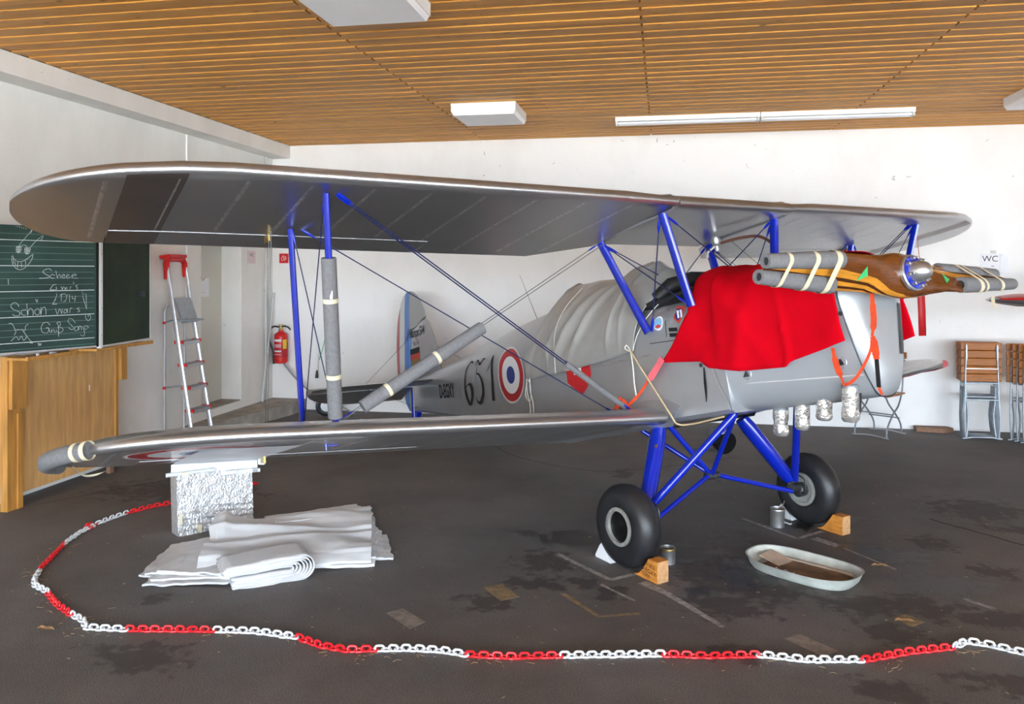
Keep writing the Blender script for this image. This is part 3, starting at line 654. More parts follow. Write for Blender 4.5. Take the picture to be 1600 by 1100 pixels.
xs = [-5.08, -4.8, -4.5, -4.1, -3.7, -3.3, -2.9, -2.5, -2.2, -1.9, -1.6, -1.3, -1.0, -0.75, -0.5, -0.3, -0.1, 0.05, 0.17]
fmb = MB(); fmb.loft([fus_ring(x) for x in xs])
fus = ap('fuselage', fmb, M['silver_body'], ang=30)
# access panels, seams, stickers on the near side
def side_pt(x, z, off=0.003, sg=-1): return Vector((x, sg*side_y(x, z, off), z))
def side_poly(poly, off, name, m, label=None, sub=1):
    mb = MB(); cx = sum(p[0] for p in poly)/len(poly); cz = sum(p[1] for p in poly)/len(poly); rings = []
    for t in (0.001, .35, .7, 1.0): rings.append([side_pt(lerp(cx, x, t), lerp(cz, z, t), off) for x, z in poly])
    mb.loft(rings, cap=False); return ap(name, mb, M[m], fus, label, recalc=False)
def circ(cx, cz, r, n=40, rz=None): return [(cx+r*math.cos(2*math.pi*k/n), cz+(rz or r)*math.sin(2*math.pi*k/n)) for k in range(n)]
def side_ring(cx, cz, r0, r1, off, m, name='roundel_ring', sg=-1):
    n = 48; mb = MB(); mb.loft([[side_pt(cx+r*math.cos(2*math.pi*k/n), cz+r*math.sin(2*math.pi*k/n), off, sg) for k in range(n)] for r in steps(max(r0, .001), r1, 4)], cap=False)
    return ap(name, mb, M[m], fus, recalc=False)
for sg in (-1, 1):
    RX, RZ, RR = -2.36, -0.765, 0.245
    side_ring(RX, RZ, RR*.93, RR, .004, 'roundel_white', sg=sg); side_ring(RX, RZ, RR*.66, RR*.93, .004, 'roundel_red', sg=sg)
    side_ring(RX, RZ, RR*.31, RR*.66, .004, 'roundel_white', sg=sg); side_ring(RX, RZ, 0, RR*.31, .004, 'roundel_blue', sg=sg)
def side_stroke(pts, ws, name='numeral_stroke'):
    c = catmull([(x, 0, z) for x, z in pts], 6); n = len(c); mb = MB(); rows = []
    for i, p in enumerate(c):
        t = c[min(i+1, n-1)]-c[max(i-1, 0)]; b = Vector((-t.z, 0, t.x)).normalized(); w = interp(i/(n-1), ws)/2
        rows.append([side_pt((p-b*w).x, (p-b*w).z, .004), side_pt((p+b*w).x, (p+b*w).z, .004)])
    mb.grid(rows); return ap(name, mb, M['ink'], fus, recalc=False)
# 651 in thick-and-thin script
side_stroke([(-3.148, -.564), (-3.191, -.546), (-3.249, -.566), (-3.32, -.619), (-3.368, -.701), (-3.381, -.799), (-3.354, -.882), (-3.307, -.944)], [(0, .02), (.25, .012), (.5, .02), (.8, .05), (1, .05)])
side_stroke([(-3.307, -.944), (-3.262, -.93), (-3.222, -.852), (-3.235, -.777), (-3.291, -.752), (-3.365, -.776)], [(0, .03), (.35, .055), (.6, .06), (.8, .012), (1, .01)])
side_stroke([(-3.097, -.591), (-3.037, -.552), (-2.984, -.596), (-2.91, -.555), (-2.864, -.561)], [(0, .008), (.5, .022), (1, .006)])
side_stroke([(-3.034, -.563), (-3.058, -.62), (-3.082, -.672)], [(0, .008), (1, .008)])
side_stroke([(-3.082, -.672), (-3.019, -.690), (-2.97, -.76), (-2.963, -.853), (-3.006, -.92), (-3.062, -.948), (-3.122, -.93), (-3.135, -.885)], [(0, .008), (.3, .045), (.6, .058), (.8, .02), (1, .012)])
side_stroke([(-2.842, -.682), (-2.758, -.628), (-2.690, -.555)], [(0, .006), (1, .014)])
side_stroke([(-2.685, -.55), (-2.725, -.666), (-2.745, -.804), (-2.760, -.955)], [(0, .012), (.3, .035), (1, .06)])
ap('registration_letters', text_mb('D-EGXY', 0.20, lambda x, y: side_pt(-4.13+x, -0.815+y-0.055*x, .004), bold=.004, xs=.62), M['ink'], fus, recalc=False)
# red shield sticker aft of the wing root
shp = [(-1.45, -.74), (-1.30, -.755), (-1.14, -.73), (-1.135, -.90), (-1.20, -.985), (-1.27, -1.03), (-1.34, -1.0), (-1.45, -.93)]
side_poly(shp, .004, 'shield_sticker', 'inkred', 'red shield sticker on the fuselage side')
side_poly([(-1.35, -.88), (-1.25, -.88), (-1.25, -.82), (-1.30, -.84), (-1.35, -.80)], .006, 'shield_emblem', 'paper')
# stickers on the cockpit side panel
cpan = [(-.43, -.60), (-.43, -.75), (-.02, -.80), (-.02, -.56)]
side_poly(circ(-.335, -.655, .047), .004, 'round_sticker', 'paper', 'round blue and white club sticker')
side_poly([p for p in circ(-.335, -.655, .036)], .006, 'sticker_sky', 'skyblue')
side_poly([(-.365, -.675), (-.335, -.66), (-.305, -.675), (-.315, -.685), (-.355, -.685)], .008, 'sticker_aircraft', 'flagred')
side_poly([(-.195, -.565), (-.105, -.585), (-.105, -.64), (-.15, -.69), (-.195, -.645)], .004, 'crest_sticker', 'flagred', 'small crest sticker with white wings')
side_poly([(-.18, -.585), (-.12, -.598), (-.12, -.635), (-.15, -.67), (-.18, -.64)], .006, 'crest_field', 'roundel_blue')
for dx in (0, .028): side_poly([(-.175+dx, -.60), (-.155+dx, -.60), (-.135+dx, -.65), (-.150+dx, -.655)], .008, 'crest_wing', 'paper')
for dz in (0, -.035): side_poly([(-.245, -.70+dz), (-.17, -.71+dz), (-.17, -.735+dz), (-.245, -.725+dz)], .004, 'data_plate', 'ink')
ap('panel_seam', MB().ribbon([side_pt(x, z, .003) for x, z in ((-.265, -.57), (-.27, -.66), (-.275, -.755))], .006, (0, -1, 0)), M['darksteel'], fus, recalc=False)
ap('panel_seam', MB().ribbon([side_pt(x, z, .003) for x, z in ((-.44, -.775), (-.25, -.785), (-.05, -.80))], .005, (0, -1, 0)), M['darksteel'], fus, recalc=False)
ap('longeron_seam', MB().ribbon([side_pt(x, -.845-.01*(x+1), .003) for x in steps(-2.05, -0.45, 8)], .010, (0, -1, 0)), M['tape_grey'], fus, recalc=False)
ap('cowl_edge', MB().ribbon([side_pt(min(x, .165), z, .005) for x, z in ((.07, -.98), (.085, -1.06), (.115, -1.14), (.155, -1.22), (.165, -1.27))], .010, (0, -1, 0)), M['alu'], fus, recalc=False)
ap('lacing_slot', MB().ribbon([side_pt(x, z, .004) for x, z in ((.005, -.99), (-.005, -1.08), (-.01, -1.14), (-.02, -1.2))], [.010, .022, .018, .006], (0, -1, 0)), M['ink'], fus, recalc=False)
# black padded cockpit rim and dark cockpit well between the two covers
rim = [Vector((-.45+.33*math.cos(a), .30*math.sin(a), interp(-.45+.33*math.cos(a), FZL)+(interp(-.45+.33*math.cos(a), FZT)-interp(-.45+.33*math.cos(a), FZL))*math.sqrt(max(0, 1-(.30*math.sin(a)/.39)**2))+.01)) for a in [2*math.pi*k/32 for k in range(33)]]
ap('cockpit_rim', MB().tube(rim, .034, 8, cap=False), M['black'], fus)
well = MB(); well.loft([[r*.985+Vector((0, 0, -.01)) for r in rim[:-1]], [Vector((-.45, 0, -.46))+(r-Vector((-.45, 0, -.46)))*.3 for r in rim[:-1]]]); ap('cockpit_well', well, M['black'], fus)
ap('headrest_pad', MB().tube([(-.42, -.30, -.47), (-.36, -.20, -.395), (-.30, -.05, -.37), (-.22, .1, -.37)], [.04, .055, .06, .04], 10), M['black'], fus)
ap('deck_fairing', MB().loft([[Vector((x, y, -.68+(interp(x, FZT)+.68+.035)*math.sqrt(max(0, 1-(y/.392)**2)))) for y in [-.34+.68*k/12 for k in range(13)]] for x in (-.32, -.2, -.05, .1)], False, False), M['black'], fus, recalc=False)

# --- engine cowling
CW = [(.15, .375), (.4, .335), (.7, .300), (.97, .266)]
def cowl_tap(x, z): return 1-(1-interp(x, [(.165, .97), (.4, .89), (.7, .70), (.96, .54)]))*min(1, max(0, (-.74-z)/.48))
def cowl_ring(x, w, zb, zt, nz=.28, n=48, p=3.2):
    zc = (zb+zt)/2; h = (zt-zb)/2; R = []
    for k in range(n):
        a = 2*math.pi*k/n; c, s = math.cos(a), math.sin(a)
        z = zc+h*math.copysign(abs(s)**(2/p), s); R.append(Vector((x, w*cowl_tap(x, z)*math.copysign(abs(c)**(2/p), c), z)))
    return R
cw = MB(); cw.loft([cowl_ring(x, w, zb, zt, p=p) for x, w, zb, zt, p in ((.165, .374, -1.287, -.475, 4.4), (.4, .335, -1.292, -.485, 4.0), (.7, .300, -1.292, -.50, 3.8), (.955, .266, -1.285, -.515, 3.2))], cap=False)
cow = ap('engine_cowling', cw, M['cowl'])
nb = MB(); nb.loft([cowl_ring(x, w, zb, zt, p=p) for x, w, zb, zt, p in ((.962, .265, -1.284, -.515, 3.2), (.985, .250, -1.272, -.53, 3.0), (1.005, .225, -1.245, -.56, 2.9), (1.02, .19, -1.20, -.60, 2.8), (1.03, .145, -1.14, -.66, 2.8), (1.035, .08, -1.06, -.74, 2.8), (1.037, .03, -.98, -.82, 2.8))])
nose = ap('nose_bowl', nb, M['cowl'], cow)
ap('cowl_seam', MB().tube([v*1.0 for v in cowl_ring(.9585, .2675, -1.287, -.513, p=3.2)]+[cowl_ring(.9585, .2675, -1.287, -.513, p=3.2)[0]], .004, 5, cap=False), M['darksteel'], cow)
NOSE_S = ((.962, .265, -1.284, -.515, 3.2), (.985, .250, -1.272, -.53, 3.0), (1.005, .225, -1.245, -.56, 2.9), (1.02, .19, -1.20, -.60, 2.8), (1.03, .145, -1.14, -.66, 2.8), (1.035, .08, -1.06, -.74, 2.8))
def nose_pt(y, z, off=.004):
    last = None
    for x, w, zb, zt, p in reversed(NOSE_S):
        m = (abs(y)/(w*cowl_tap(x, z)))**p+(abs(z-(zb+zt)/2)/((zt-zb)/2))**p
        if m <= 1:
            xx = x if last is None else lerp(last[0], x, (last[1]-1)/max(1e-6, last[1]-m)); return Vector((xx+off, y, z))
        last = (x, m)
    return Vector((.962, y, z))
ap('air_intake_slot', MB().grid([[nose_pt(lerp(.105, .160, q)+.035*t, -.93+.14*t) for q in (0, .33, .66, 1)] for t in steps(-1, 1, 10)]), M['darksteel'], nose, recalc=False)
def cowl_side(x, z, off=.003, sg=-1):
    w = interp(x, CW); zb, zt = -1.29, -.49; q = abs((z-(zb+zt)/2)/((zt-zb)/2)); return Vector((x, sg*(w*cowl_tap(x, z)*max(0., 1-q**3.8)**(1/3.8)+off), z))
ap('cowl_seam', MB().ribbon([cowl_side(x, lerp(-1.115, -1.16, (x-.17)/.78)) for x in steps(.17, .95, 8)], .007, (0, -1, 0)), M['alu'], cow, recalc=False)
for x, z in ((.30, -1.07), (.86, -1.08)):
    ap('latch_plate', MB().lathe([(.0, .004), (.032, .004), (.036, .0)], cowl_side(x, z, .001), (0, -1, 0), 20), M['cowl'], cow)
    ap('latch', MB().prism([cowl_side(x+a, z+b, .006) for a, b in ((-.022, -.015), (.02, -.015), (.004, .02))], (0, -.006, 0)), M['darksteel'], cow, smooth=False)
tp = MB(); tp.grid([[Vector((x, w*.9*math.sin(a)*.8, -.90+(zt+.90+.012)*(max(0, 1-abs(math.sin(a)*.72)**3.2))**(1/3.2))) for a in [math.pi*(k/12-.5)*.9 for k in range(13)]] for x, w, zt in ((.70, .31, -.50), (.85, .30, -.507), (.96, .275, -.515), (1.02, .22, -.56), (1.05, .17, -.60))])
ap('cowl_top_panel', tp, M['blackgloss'], cow, 'black top panel behind the propeller', recalc=False)
# exhaust stubs
for x, y in ((.309, -.1), (.473, -.1), (.646, -.12), (.87, -.13)):
    ap('exhaust_stub', MB().tube([(x, y, -1.25), Vector((x, y, -1.25))-UPL*.10], .022, 10), M['darksteel'], cow)
# root fairings of the lower wing
for sg in (-1, 1):
    rows = []
    for f, up in [(k/10, True) for k in range(10, 0, -1)]+[(0, True)]+[(k/10, False) for k in range(1, 11)]:
        p = LO.pt(sg*.455, f, up); fx = p.x+.02; q = LO.pt(sg*.62, f, up, .002)
        rows.append([Vector((fx+(.05 if f < .15 else 0), sg*(interp(fx, FW)-.01), p.z+(.07 if up else -.02)*(1-.4*f))), p*.6+Vector((fx, sg*.40, p.z+.03*(1 if up else -1)))*.4, p+Vector((0, 0, .004 if up else -.004)), q])
    ap('root_fairing', MB().grid(rows), M['silver_body'], fus, recalc=False)

# --- tail
def slab(outline, thick, edge=0.35):
    """outline (x,z) closed; lens section: thin at the edge, full inside"""
    cx = sum(p[0] for p in outline)/len(outline); cz = sum(p[1] for p in outline)/len(outline); mb = MB(); rings = []
    for t, w in ((.02, 1), (.6, 1), (.93, .7), (1.0, .18)): rings.append([(lerp(cx, x, t), -thick/2*w, lerp(cz, z, t)) for x, z in outline])
    rings += [[(x, -y, z) for x, y, z in r] for r in reversed(rings)]
    return mb.loft(rings)
fin = ap('fin', slab([(-4.34, -.50), (-4.38, -.36), (-4.45, -.12), (-4.55, .075), (-4.60, .115), (-4.80, .118), (-5.02, .12), (-5.06, -.05), (-5.10, -.25), (-5.14, -.45), (-5.15, -.56), (-4.75, -.53)], .055), M['silver_body'])
rud = ap('rudder', slab([(-4.955, .505), (-5.06, .515), (-5.162, .485), (-5.25, .42), (-5.33, .32), (-5.40, .20), (-5.455, .05), (-5.50, -.12), (-5.525, -.30), (-5.53, -.42), (-5.45, -.52), (-5.42, -.62), (-5.37, -.775), (-5.28, -.87), (-5.20, -.905), (-5.195, -.6), (-5.15, -.40), (-5.09, -.12), (-5.045, .13), (-4.85, .14), (-4.62, .147), (-4.635, .22), (-4.70, .33), (-4.80, .43), (-4.88, .48)], .05), M['rudder'])
def fin_pt(x, z): return Vector((x, -.0305, z))
ap('fin_lettering', text_mb('Stampe SV4', .15, lambda x, y: fin_pt(-5.04+x, -.045+y-.02*x), shear=.35, xs=.56, bold=.002), M['ink'], fin, recalc=False)
ap('fin_lettering', text_mb('No. 651', .075, lambda x, y: fin_pt(-4.96+x, -.145+y), xs=.72), M['ink'], fin, recalc=False)
for k, m in enumerate(('ink', 'flagred', 'gold')):
    z1 = -.175-.065*k; ap('flag_stripe', MB().add([fin_pt(-5.055+.0, z1), fin_pt(-4.80, z1), fin_pt(-4.81, z1-.065), fin_pt(-5.065, z1-.065)], [(0, 1, 2, 3)]), M[m], fin, recalc=False, smooth=False)
SZ = -.60
def tailplane(sg):
    le = lambda a: -4.28-.10*a-.34*(1-math.sqrt(max(0, 1-max(0, (a-.90)/.485)**2)))
    ts = tipsteps(.06, 1.36, 16); mb = MB(); rings = []
    for a in ts:
        l = le(min(a, 1.385)); c = l+4.87; rings.append([Vector((l-c*f, sg*a, SZ+s*.028*math.sin(math.pi*min(1, f*.75+.08)))) for f, s in [(0, 0), (.08, 1), (.3, 1), (.7, 1), (1, 1), (1, -1), (.7, -1), (.3, -1), (.08, -1)]])
    st = ap('tailplane', mb.loft(rings), M['silver'])
    mb = MB(); rings = []; dr = math.tan(math.radians(21))
    for a in tipsteps(.12, 1.33, 14):
        te = -5.235+.35*(1-math.sqrt(max(0, 1-max(0, (a-.66)/.675)**2))); c = -4.885-te
        rings.append([Vector((-4.885-c*f, sg*a, SZ-dr*c*f+s*.022*(1-f*.9))) for f, s in [(0, 1), (.5, 1), (1, 1), (1, -1), (.5, -1), (0, -1)]])
    ap('elevator', mb.loft(rings), M['silver'], st)
    return st
tailplane(-1); tailplane(1)
ap('tail_post', MB().tube([(-5.13, 0, -.55), (-5.16, 0, -.95), (-5.15, 0, -1.03)], [.028, .035, .03], 10), M['blue'])
ap('tail_post', MB().tube([(-5.02, 0, -.90), (-5.10, 0, -.98), (-5.22, 0, -1.03)], [.03, .028, .022], 8), M['blue'])
tw = ap('tailwheel_fork', MB().tube([(-5.15, 0, -1.0), (-5.20, 0, -1.04)], .02, 8), M['darksteel'])
def wheel_mb(c, r, w, n=36): return MB().lathe([(r*.42, -w*.30), (r*.5, -w*.44), (r*.72, -w*.5), (r*.9, -w*.40), (r*.985, -w*.2), (r, 0), (r*.985, w*.2), (r*.9, w*.40), (r*.72, w*.5), (r*.5, w*.44), (r*.42, w*.30)], c, (0, 1, 0), n, cap=True)
twz = (W((-5.2, 0, 0)).z); twc = (MW.inverted() @ Vector((*W((-5.2, 0, -1.0))[:2], .055)))
ap('tailwheel', wheel_mb(twc, .055, .045, 20), M['tyre'])

# --- struts and rigging wires
def strut(a, b, r, name='strut', m='blue', asp=2.0, parent=None, ref=(1, 0, 0)):
    return ap(name, MB().tube([a, b], r, 12, ref=ref, asp=asp), M[m], parent)
def foot(Wg, y, x, up):
    a = abs(y); f = (Wg.le(a)-x)/(Wg.le(a)-Wg.te(a)); return Wg.pt(y, f, up)
FST, RST, FSB, RSB = {}, {}, {}, {}
for sg in (-1, 1):
    FST[sg] = foot(UP, sg*2.624, -.255, False); RST[sg] = foot(UP, sg*2.624, -.911, False)
    FSB[sg] = foot(LO, sg*2.50, -.72, True); RSB[sg] = foot(LO, sg*2.51, -1.30, True)
    strut(FST[sg], FSB[sg], .0165, 'interplane_strut'); strut(RST[sg], RSB[sg], .0165, 'interplane_strut')
FCT = {s: Vector((0, s*.519, .0)) for s in (-1, 1)}; RCT = {s: Vector((-.656, s*.519, -.028)) for s in (-1, 1)}
FCB = {s: Vector((-.01, s*.385, -.60)) for s in (-1, 1)}; RCB = {s: Vector((-.435, s*.40, -.70)) for s in (-1, 1)}
for sg in (-1, 1):
    strut(FCT[sg], FCB[sg], .021, 'cabane_strut', asp=1.7); strut(RCT[sg], RCB[sg], .021, 'cabane_strut', asp=1.7)
def wire(a, b, r=.0035, m='wire', name='rigging_wire', ends=True):
    a, b = Vector(a), Vector(b); o = ap(name, MB().tube([a, b], r, 6), M[m])
    if ends:
        d = (b-a).normalized()
        for p, q in ((a, a+d*.10), (b, b-d*.10)): ap('turnbuckle', MB().tube([p, p+(q-p)*.3, p+(q-p)*.7, q], [r*1.2, r*2.4, r*2.4, r*1.1], 6), M['blue'], o)
    return o
LRN = {s: Vector((-.62, s*.50, -1.205)) for s in (-1, 1)}; LRR = {s: Vector((-.80, s*.47, -1.21)) for s in (-1, 1)}
for sg in (-1, 1):
    for dx in (0, .03): wire(FST[sg]+Vector((-.02+dx, -sg*.06, 0)), LRN[sg]+Vector((dx, 0, 0)), .0042)
    wire(RST[sg]+Vector((0, -sg*.06, 0)), LRR[sg], .0038)
    wire(FSB[sg]+Vector((-.03, -sg*.05, 0)), RCT[sg]+Vector((.2, -sg*-.02, .0)), .0022, 'cable', ends=False)
    wire(FSB[sg]+Vector((-.10, -sg*.05, 0)), RCT[sg]+Vector((.0, sg*.03, -.01)), .0022, 'cable')
    wire(FST[sg]+Vector((-.03, 0, -.01)), RSB[sg], .0032); wire(RST[sg]+Vector((.03, 0, -.01)), FSB[sg], .0032)
    wire(FCT[sg]+Vector((-.03, 0, -.02)), RCB[sg]+Vector((.04, 0, .0)), .0042); wire(RCT[sg]+Vector((.03, 0, -.02)), FCB[sg]+Vector((-.03, 0, .02)), .0042)
    wire((-4.60, sg*.80, SZ+.02), (-5.0, 0, .0), .0022, 'cable', ends=False); wire((-4.60, sg*.80, SZ-.02), (-4.95, sg*.05, -.86), .0022, 'cable', ends=False)
    # aileron cables between the wings
    for dx in (0, .05): wire(UP.pt(sg*2.72, .76, False)+Vector((dx, 0, 0)), LO.pt(sg*2.70, .74, True)+Vector((dx, 0, 0)), .0018, 'cable', ends=False)
    ap('aileron_horn', MB().box(UP.pt(sg*2.72, .80, False)-Vector((0, 0, .02)), (.09, .012, .045)), M['brass'], smooth=False)
    ap('aileron_horn', MB().box(LO.pt(sg*2.70, .80, False)-Vector((0, 0, .025)), (.08, .012, .05)), M['brass'], smooth=False)
    # fittings below the lower wing under the struts
    for fr in (.30,): ap('tie_down_fitting', MB().tube([LO.pt(sg*2.50, fr, False), LO.pt(sg*2.50, fr, False)-Vector((0, 0, .035))], .005, 6), M['blue'])
    ap('tie_down_fitting', MB().tube([LO.pt(sg*2.42, .34, False)-Vector((0, 0, .006)), LO.pt(sg*2.50, .34, False)-Vector((0, 0, .006))], .004, 6), M['blue'])
wire(FCT[-1]+Vector((0, .04, -.02)), FCB[1], .0040); wire(FCT[1]+Vector((0, -.04, -.02)), FCB[-1], .0040)
wire(RCT[-1]+Vector((0, .04, -.02)), Vector((-.40, .36, -.60)), .0042); wire(RCT[1]+Vector((0, -.04, -.02)), Vector((-.40, -.36, -.60)), .0038)
ap('radio_antenna', MB().tube([(-2.34, 0, -.30), (-2.55, 0, .165)], [.003, .0012], 5), M['cable'])
# fuel cock and hose under the centre section
fc = ap('fuel_cock', MB().lathe([(.0, .02), (.03, .02), (.035, 0), (.03, -.035), (.018, -.05), (.018, -.085), (.008, -.09)], (-.42, .36, -.045)), M['steel'])
ap('cock_lever', MB().tube([(-.42, .36, -.08), (-.46, .30, -.13), (-.465, .295, -.17)], .010, 8), M['steel'], fc)
ap('fuel_hose', MB().tube(catmull([(-.40, .38, -.075), (-.25, .45, -.07), (-.12, .50, -.10), (-.02, .51, -.22), (.03, .46, -.45)]), .011, 8), M['brownhose'], fc)

# --- landing gear
AX = Vector((-.385, .83, -1.879)); WR = .25
LEGT = Vector((-.484, .387, -1.34)); LEGB = Vector((-.385, .665, -1.80)); THT = Vector((.11, .285, -1.29)); THB = Vector((-.35, .67, -1.80)); NODE = Vector((-.464, 0, -1.683))
def mir(v, s): return Vector((v.x, s*v.y, v.z))
for s in (-1, 1):
    ap('undercarriage_leg', MB().tube([mir(LEGT, s), lerp(mir(LEGT, s), mir(LEGB, s), .15), lerp(mir(LEGT, s), mir(LEGB, s), .95), mir(LEGB, s)], [.042, .05, .046, .038], 14, ref=(1, 0, 0), asp=1.25), M['blue'])
    ap('undercarriage_strut', MB().tube([mir(THT, s), mir(THB, s)], .022, 12, ref=(1, 0, 0), asp=1.2), M['blue'])
    ap('axle_strut', MB().tube([NODE+Vector((0, s*.03, 0)), mir(Vector((-.356, .63, -1.875)), s)], .016, 10), M['blue'])
    ap('axle', MB().tube([mir(Vector((-.36, .62, -1.85)), s), mir(AX, s)], .028, 12), M['darksteel'])
    ap('brake_pipe', MB().tube(catmull([mir(Vector((-.33, .66, -1.76)), s), mir(Vector((-.27, .67, -1.80)), s), mir(Vector((-.28, .67, -1.88)), s), mir(Vector((-.33, .70, -1.90)), s)], 5), .006, 6), M['darksteel'])
    t = ap('tyre', wheel_mb(mir(AX, s), WR, .17), M['tyre'])
    c = mir(AX, s)
    for side in (-1, 1):
        ap('rim_ring', MB().lathe([(.116, .046*side), (.116, .076*side), (.094, .078*side), (.092, .056*side)], c, (0, 1, 0), 32, cap=False), M['rim'], t)
        ap('hub_disc', MB().lathe([(.094, .060*side), (.06, .054*side), (.03, .058*side), (0.001, .060*side)], c, (0, 1, 0), 28, cap=False), M['blackgloss'] if side == s else M['rim'], t)
        for k in range(6):
            a = math.pi/3*k; ap('rim_bolt', MB().lathe([(.006, .074*side), (.006, .080*side), (0.001, .081*side)], c+Vector((.105*math.cos(a), 0, .105*math.sin(a))), (0, 1, 0), 8, cap=False), M['steel'], t)
    ap('brake_drum', MB().lathe([(.05, 0), (.05, -.06*s), (.03, -.075*s), (0.001, -.075*s)], c-Vector((0, s*.05, 0)), (0, 1, 0), 20, cap=False), M['darksteel'], t)
for q, r in ((Vector((-.47, -.31, -1.32)), .018), (Vector((-.80, -.33, -1.30)), .016), (Vector((.08, -.25, -1.29)), .017)):
    ap('bracing_strut', MB().tube([q, NODE], r, 10), M['blue'])
ap('node_clamp', MB().tube([NODE-Vector((.01, .05, .005)), NODE+Vector((.01, .05, -.005))], .026, 10), M['darksteel'])
ap('node_clamp', MB().tube([NODE, NODE+Vector((.05, .03, -.05))], .008, 8), M['darksteel'])
ap('leg_plate', MB().box(lerp(mir(LEGT, -1), mir(LEGB, -1), .22)+Vector((.045, -.035, 0)), (.012, .030, .022)), M['brownhose'], smooth=False)
hl = ap('landing_lamp', MB().lathe([(0.001, -.085), (.05, -.07), (.075, -.03), (.08, 0.02), (.075, .03)], (-.36, .06, -1.475), (.85, -.15, -.45), 24), M['blackgloss'], label='black landing lamp under the fuselage')
ap('lamp_cap', MB().lathe([(.062, .0), (.05, .03), (.02, .045), (0.001, .046)], (-.37, .03, -1.41), (.1, -.2, 1), 20), M['steel'], hl)
ap('lamp_bracket', MB().tube([(-.36, .02, -1.52), (-.50, -.15, -1.50)], .010, 8), M['darksteel'], hl)

# --- propeller (a part of the aeroplane, blades nearly level)
HUB = Vector((1.175, 0, -.668))
TILT = math.radians(-2.2)
def prop_ring(r, n=28):
    a = abs(r); ch = interp(a, [(0, .245), (.08, .24), (.2, .205), (.35, .205), (.5, .205), (.7, .17), (.95, .10), (1.05, .05)]); tk = interp(a, [(0, .125), (.13, .12), (.25, .075), (.5, .042), (.8, .024), (1.05, .012)])
    pw = interp(a, [(0, 8), (.15, 12), (.3, 34), (.5, 31), (.8, 24), (1.05, 18)]); sg = 1 if r >= 0 else -1
    be = math.radians(pw)*sg; p = interp(a, [(0, 3.0), (.2, 2.6), (.4, 2)]); R = []
    for k in range(n):
        t = 2*math.pi*k/n; c, s = math.cos(t), math.sin(t)
        zz = ch/2*math.copysign(abs(c)**(2/p), c); xx = tk/2*math.copysign(abs(s)**(2/p), s)
        R.append(Vector((xx*math.cos(be)-zz*math.sin(be), r, xx*math.sin(be)+zz*math.cos(be))))
    return R
pm = MB(); pm.loft([prop_ring(r) for r in [-1.05, -1.03, -.98]+steps(-.9, .9, 36)+[.98, 1.03, 1.05]])
PM = ML @ Matrix.Translation(HUB) @ Matrix.Rotation(TILT, 4, 'X')
prop = link('propeller', pm.mesh('propeller', M['prop'], ang=60), plane, PM); prop['label'] = 'laminated brown and yellow wooden propeller'
part('hub_plate', MB().lathe([(.098, .06), (.098, .078), (.092, .082), (0.001, .084)], (0, 0, 0), (1, 0, 0), 36), M['steel'], prop)
part('hub_flange', MB().lathe([(.088, .083), (.088, .088), (0.001, .089)], (0, 0, 0), (1, 0, 0), 36), M['blue'], prop)
part('spinner', MB().lathe([(.060, .086), (.058, .11), (.051, .138), (.037, .160), (.018, .171), (0.001, .173)], (0, 0, 0), (1, 0, 0), 36), M['steel'], prop)
for k in range(8):
    a = 2*math.pi*k/8+.2; part('hub_bolt', MB().lathe([(.010, .086), (.010, .108), (.005, .110), (.005, .124), (0.001, .125)], (0, .076*math.cos(a), .076*math.sin(a)), (1, 0, 0), 8), M['steel'], prop)
def blade_face(y, z):
    """front face of the blade at span y, height z"""
    best = None
    for v in prop_ring(y, 72):
        if best is None or abs(v.z-z)-.6*v.x < best[0]: best = (abs(v.z-z)-.6*v.x, v)
    return Vector((best[1].x+.004, y, z))
for yy, s in ((-.36, 1), (.33, .8)):
    part('prop_sticker', MB().add([blade_face(yy+a*s, z) for a, z in ((-.035, -.045), (.035, -.02), (.015, .025))], [(0, 1, 2)]), M['green'], prop, recalc=False, smooth=False)
ap('crankshaft_boss', MB().lathe([(.07, -.13), (.07, -.06), (.09, -.06), (.09, .0)], HUB, (1, 0, 0), 24), M['darksteel'])

# ================================================================== COVERS AND PADDING ON THE BIPLANE
def fbm(x, y, z=0.0): return noise.noise(Vector((x, y, z)))+.5*noise.noise(Vector((2.1*x, 2.1*y, z+7)))
def drape(xa, xb, zbot, prof, nx, nv, name, m, label, cat, wr=.012, slant0=0, slant1=0, fold=None, off=.02, flare=None, pw=2.0):
    """cloth over the fuselage: rows along x, columns from the near hem over the ridge to the far hem"""
    rows = []
    for i in range(nx+1):
        u = i/nx; row = []
        for j in range(nv+1):
            v = j/nv*2-1; s = -1 if v < 0 else 1; q = 1-abs(v)            # q 0 at hem, 1 at ridge
            x = lerp(xa(q), xb(q), u)
            zt = prof(x); zb = zbot(x, s); w = body_w(x)+off
            zs = -.70 if x < .16 else -.62
            L1 = max(.05, zs-zb); L2 = .5*(w+(zt-zs))*1.35; tq = q*(L1+L2)
            if tq < L1: y, z = w, zb+tq
            else:
                a = (tq-L1)/L2*math.pi/2; y = w*math.cos(a)**(2/pw) if math.cos(a) > 1e-6 else 0; z = zs+(zt-zs)*math.sin(a)**(2/pw)
            if flare: y += flare(x, q, s)
            p = Vector((x, s*y, z)); d = wr*fbm(x*4.2, s*y*3+z*4.5, 3)
            if fold: d += fold(x, q, s)
            nrm = Vector((0, s*math.cos(min(1, q)*math.pi/2), math.sin(q*math.pi/2)+.05)).normalized(); row.append(W(p+nrm*d))
        rows.append(row)
    mb = MB(); mb.grid(rows); ob = single(name, mb, m, label, cat, recalc=False, ang=60)
    sol = ob.modifiers.new('thickness', 'SOLIDIFY'); sol.thickness = .003; sol.offset = 1
    return ob
def body_w(x): return interp(x, FW) if x < .15 else interp(x, CW)
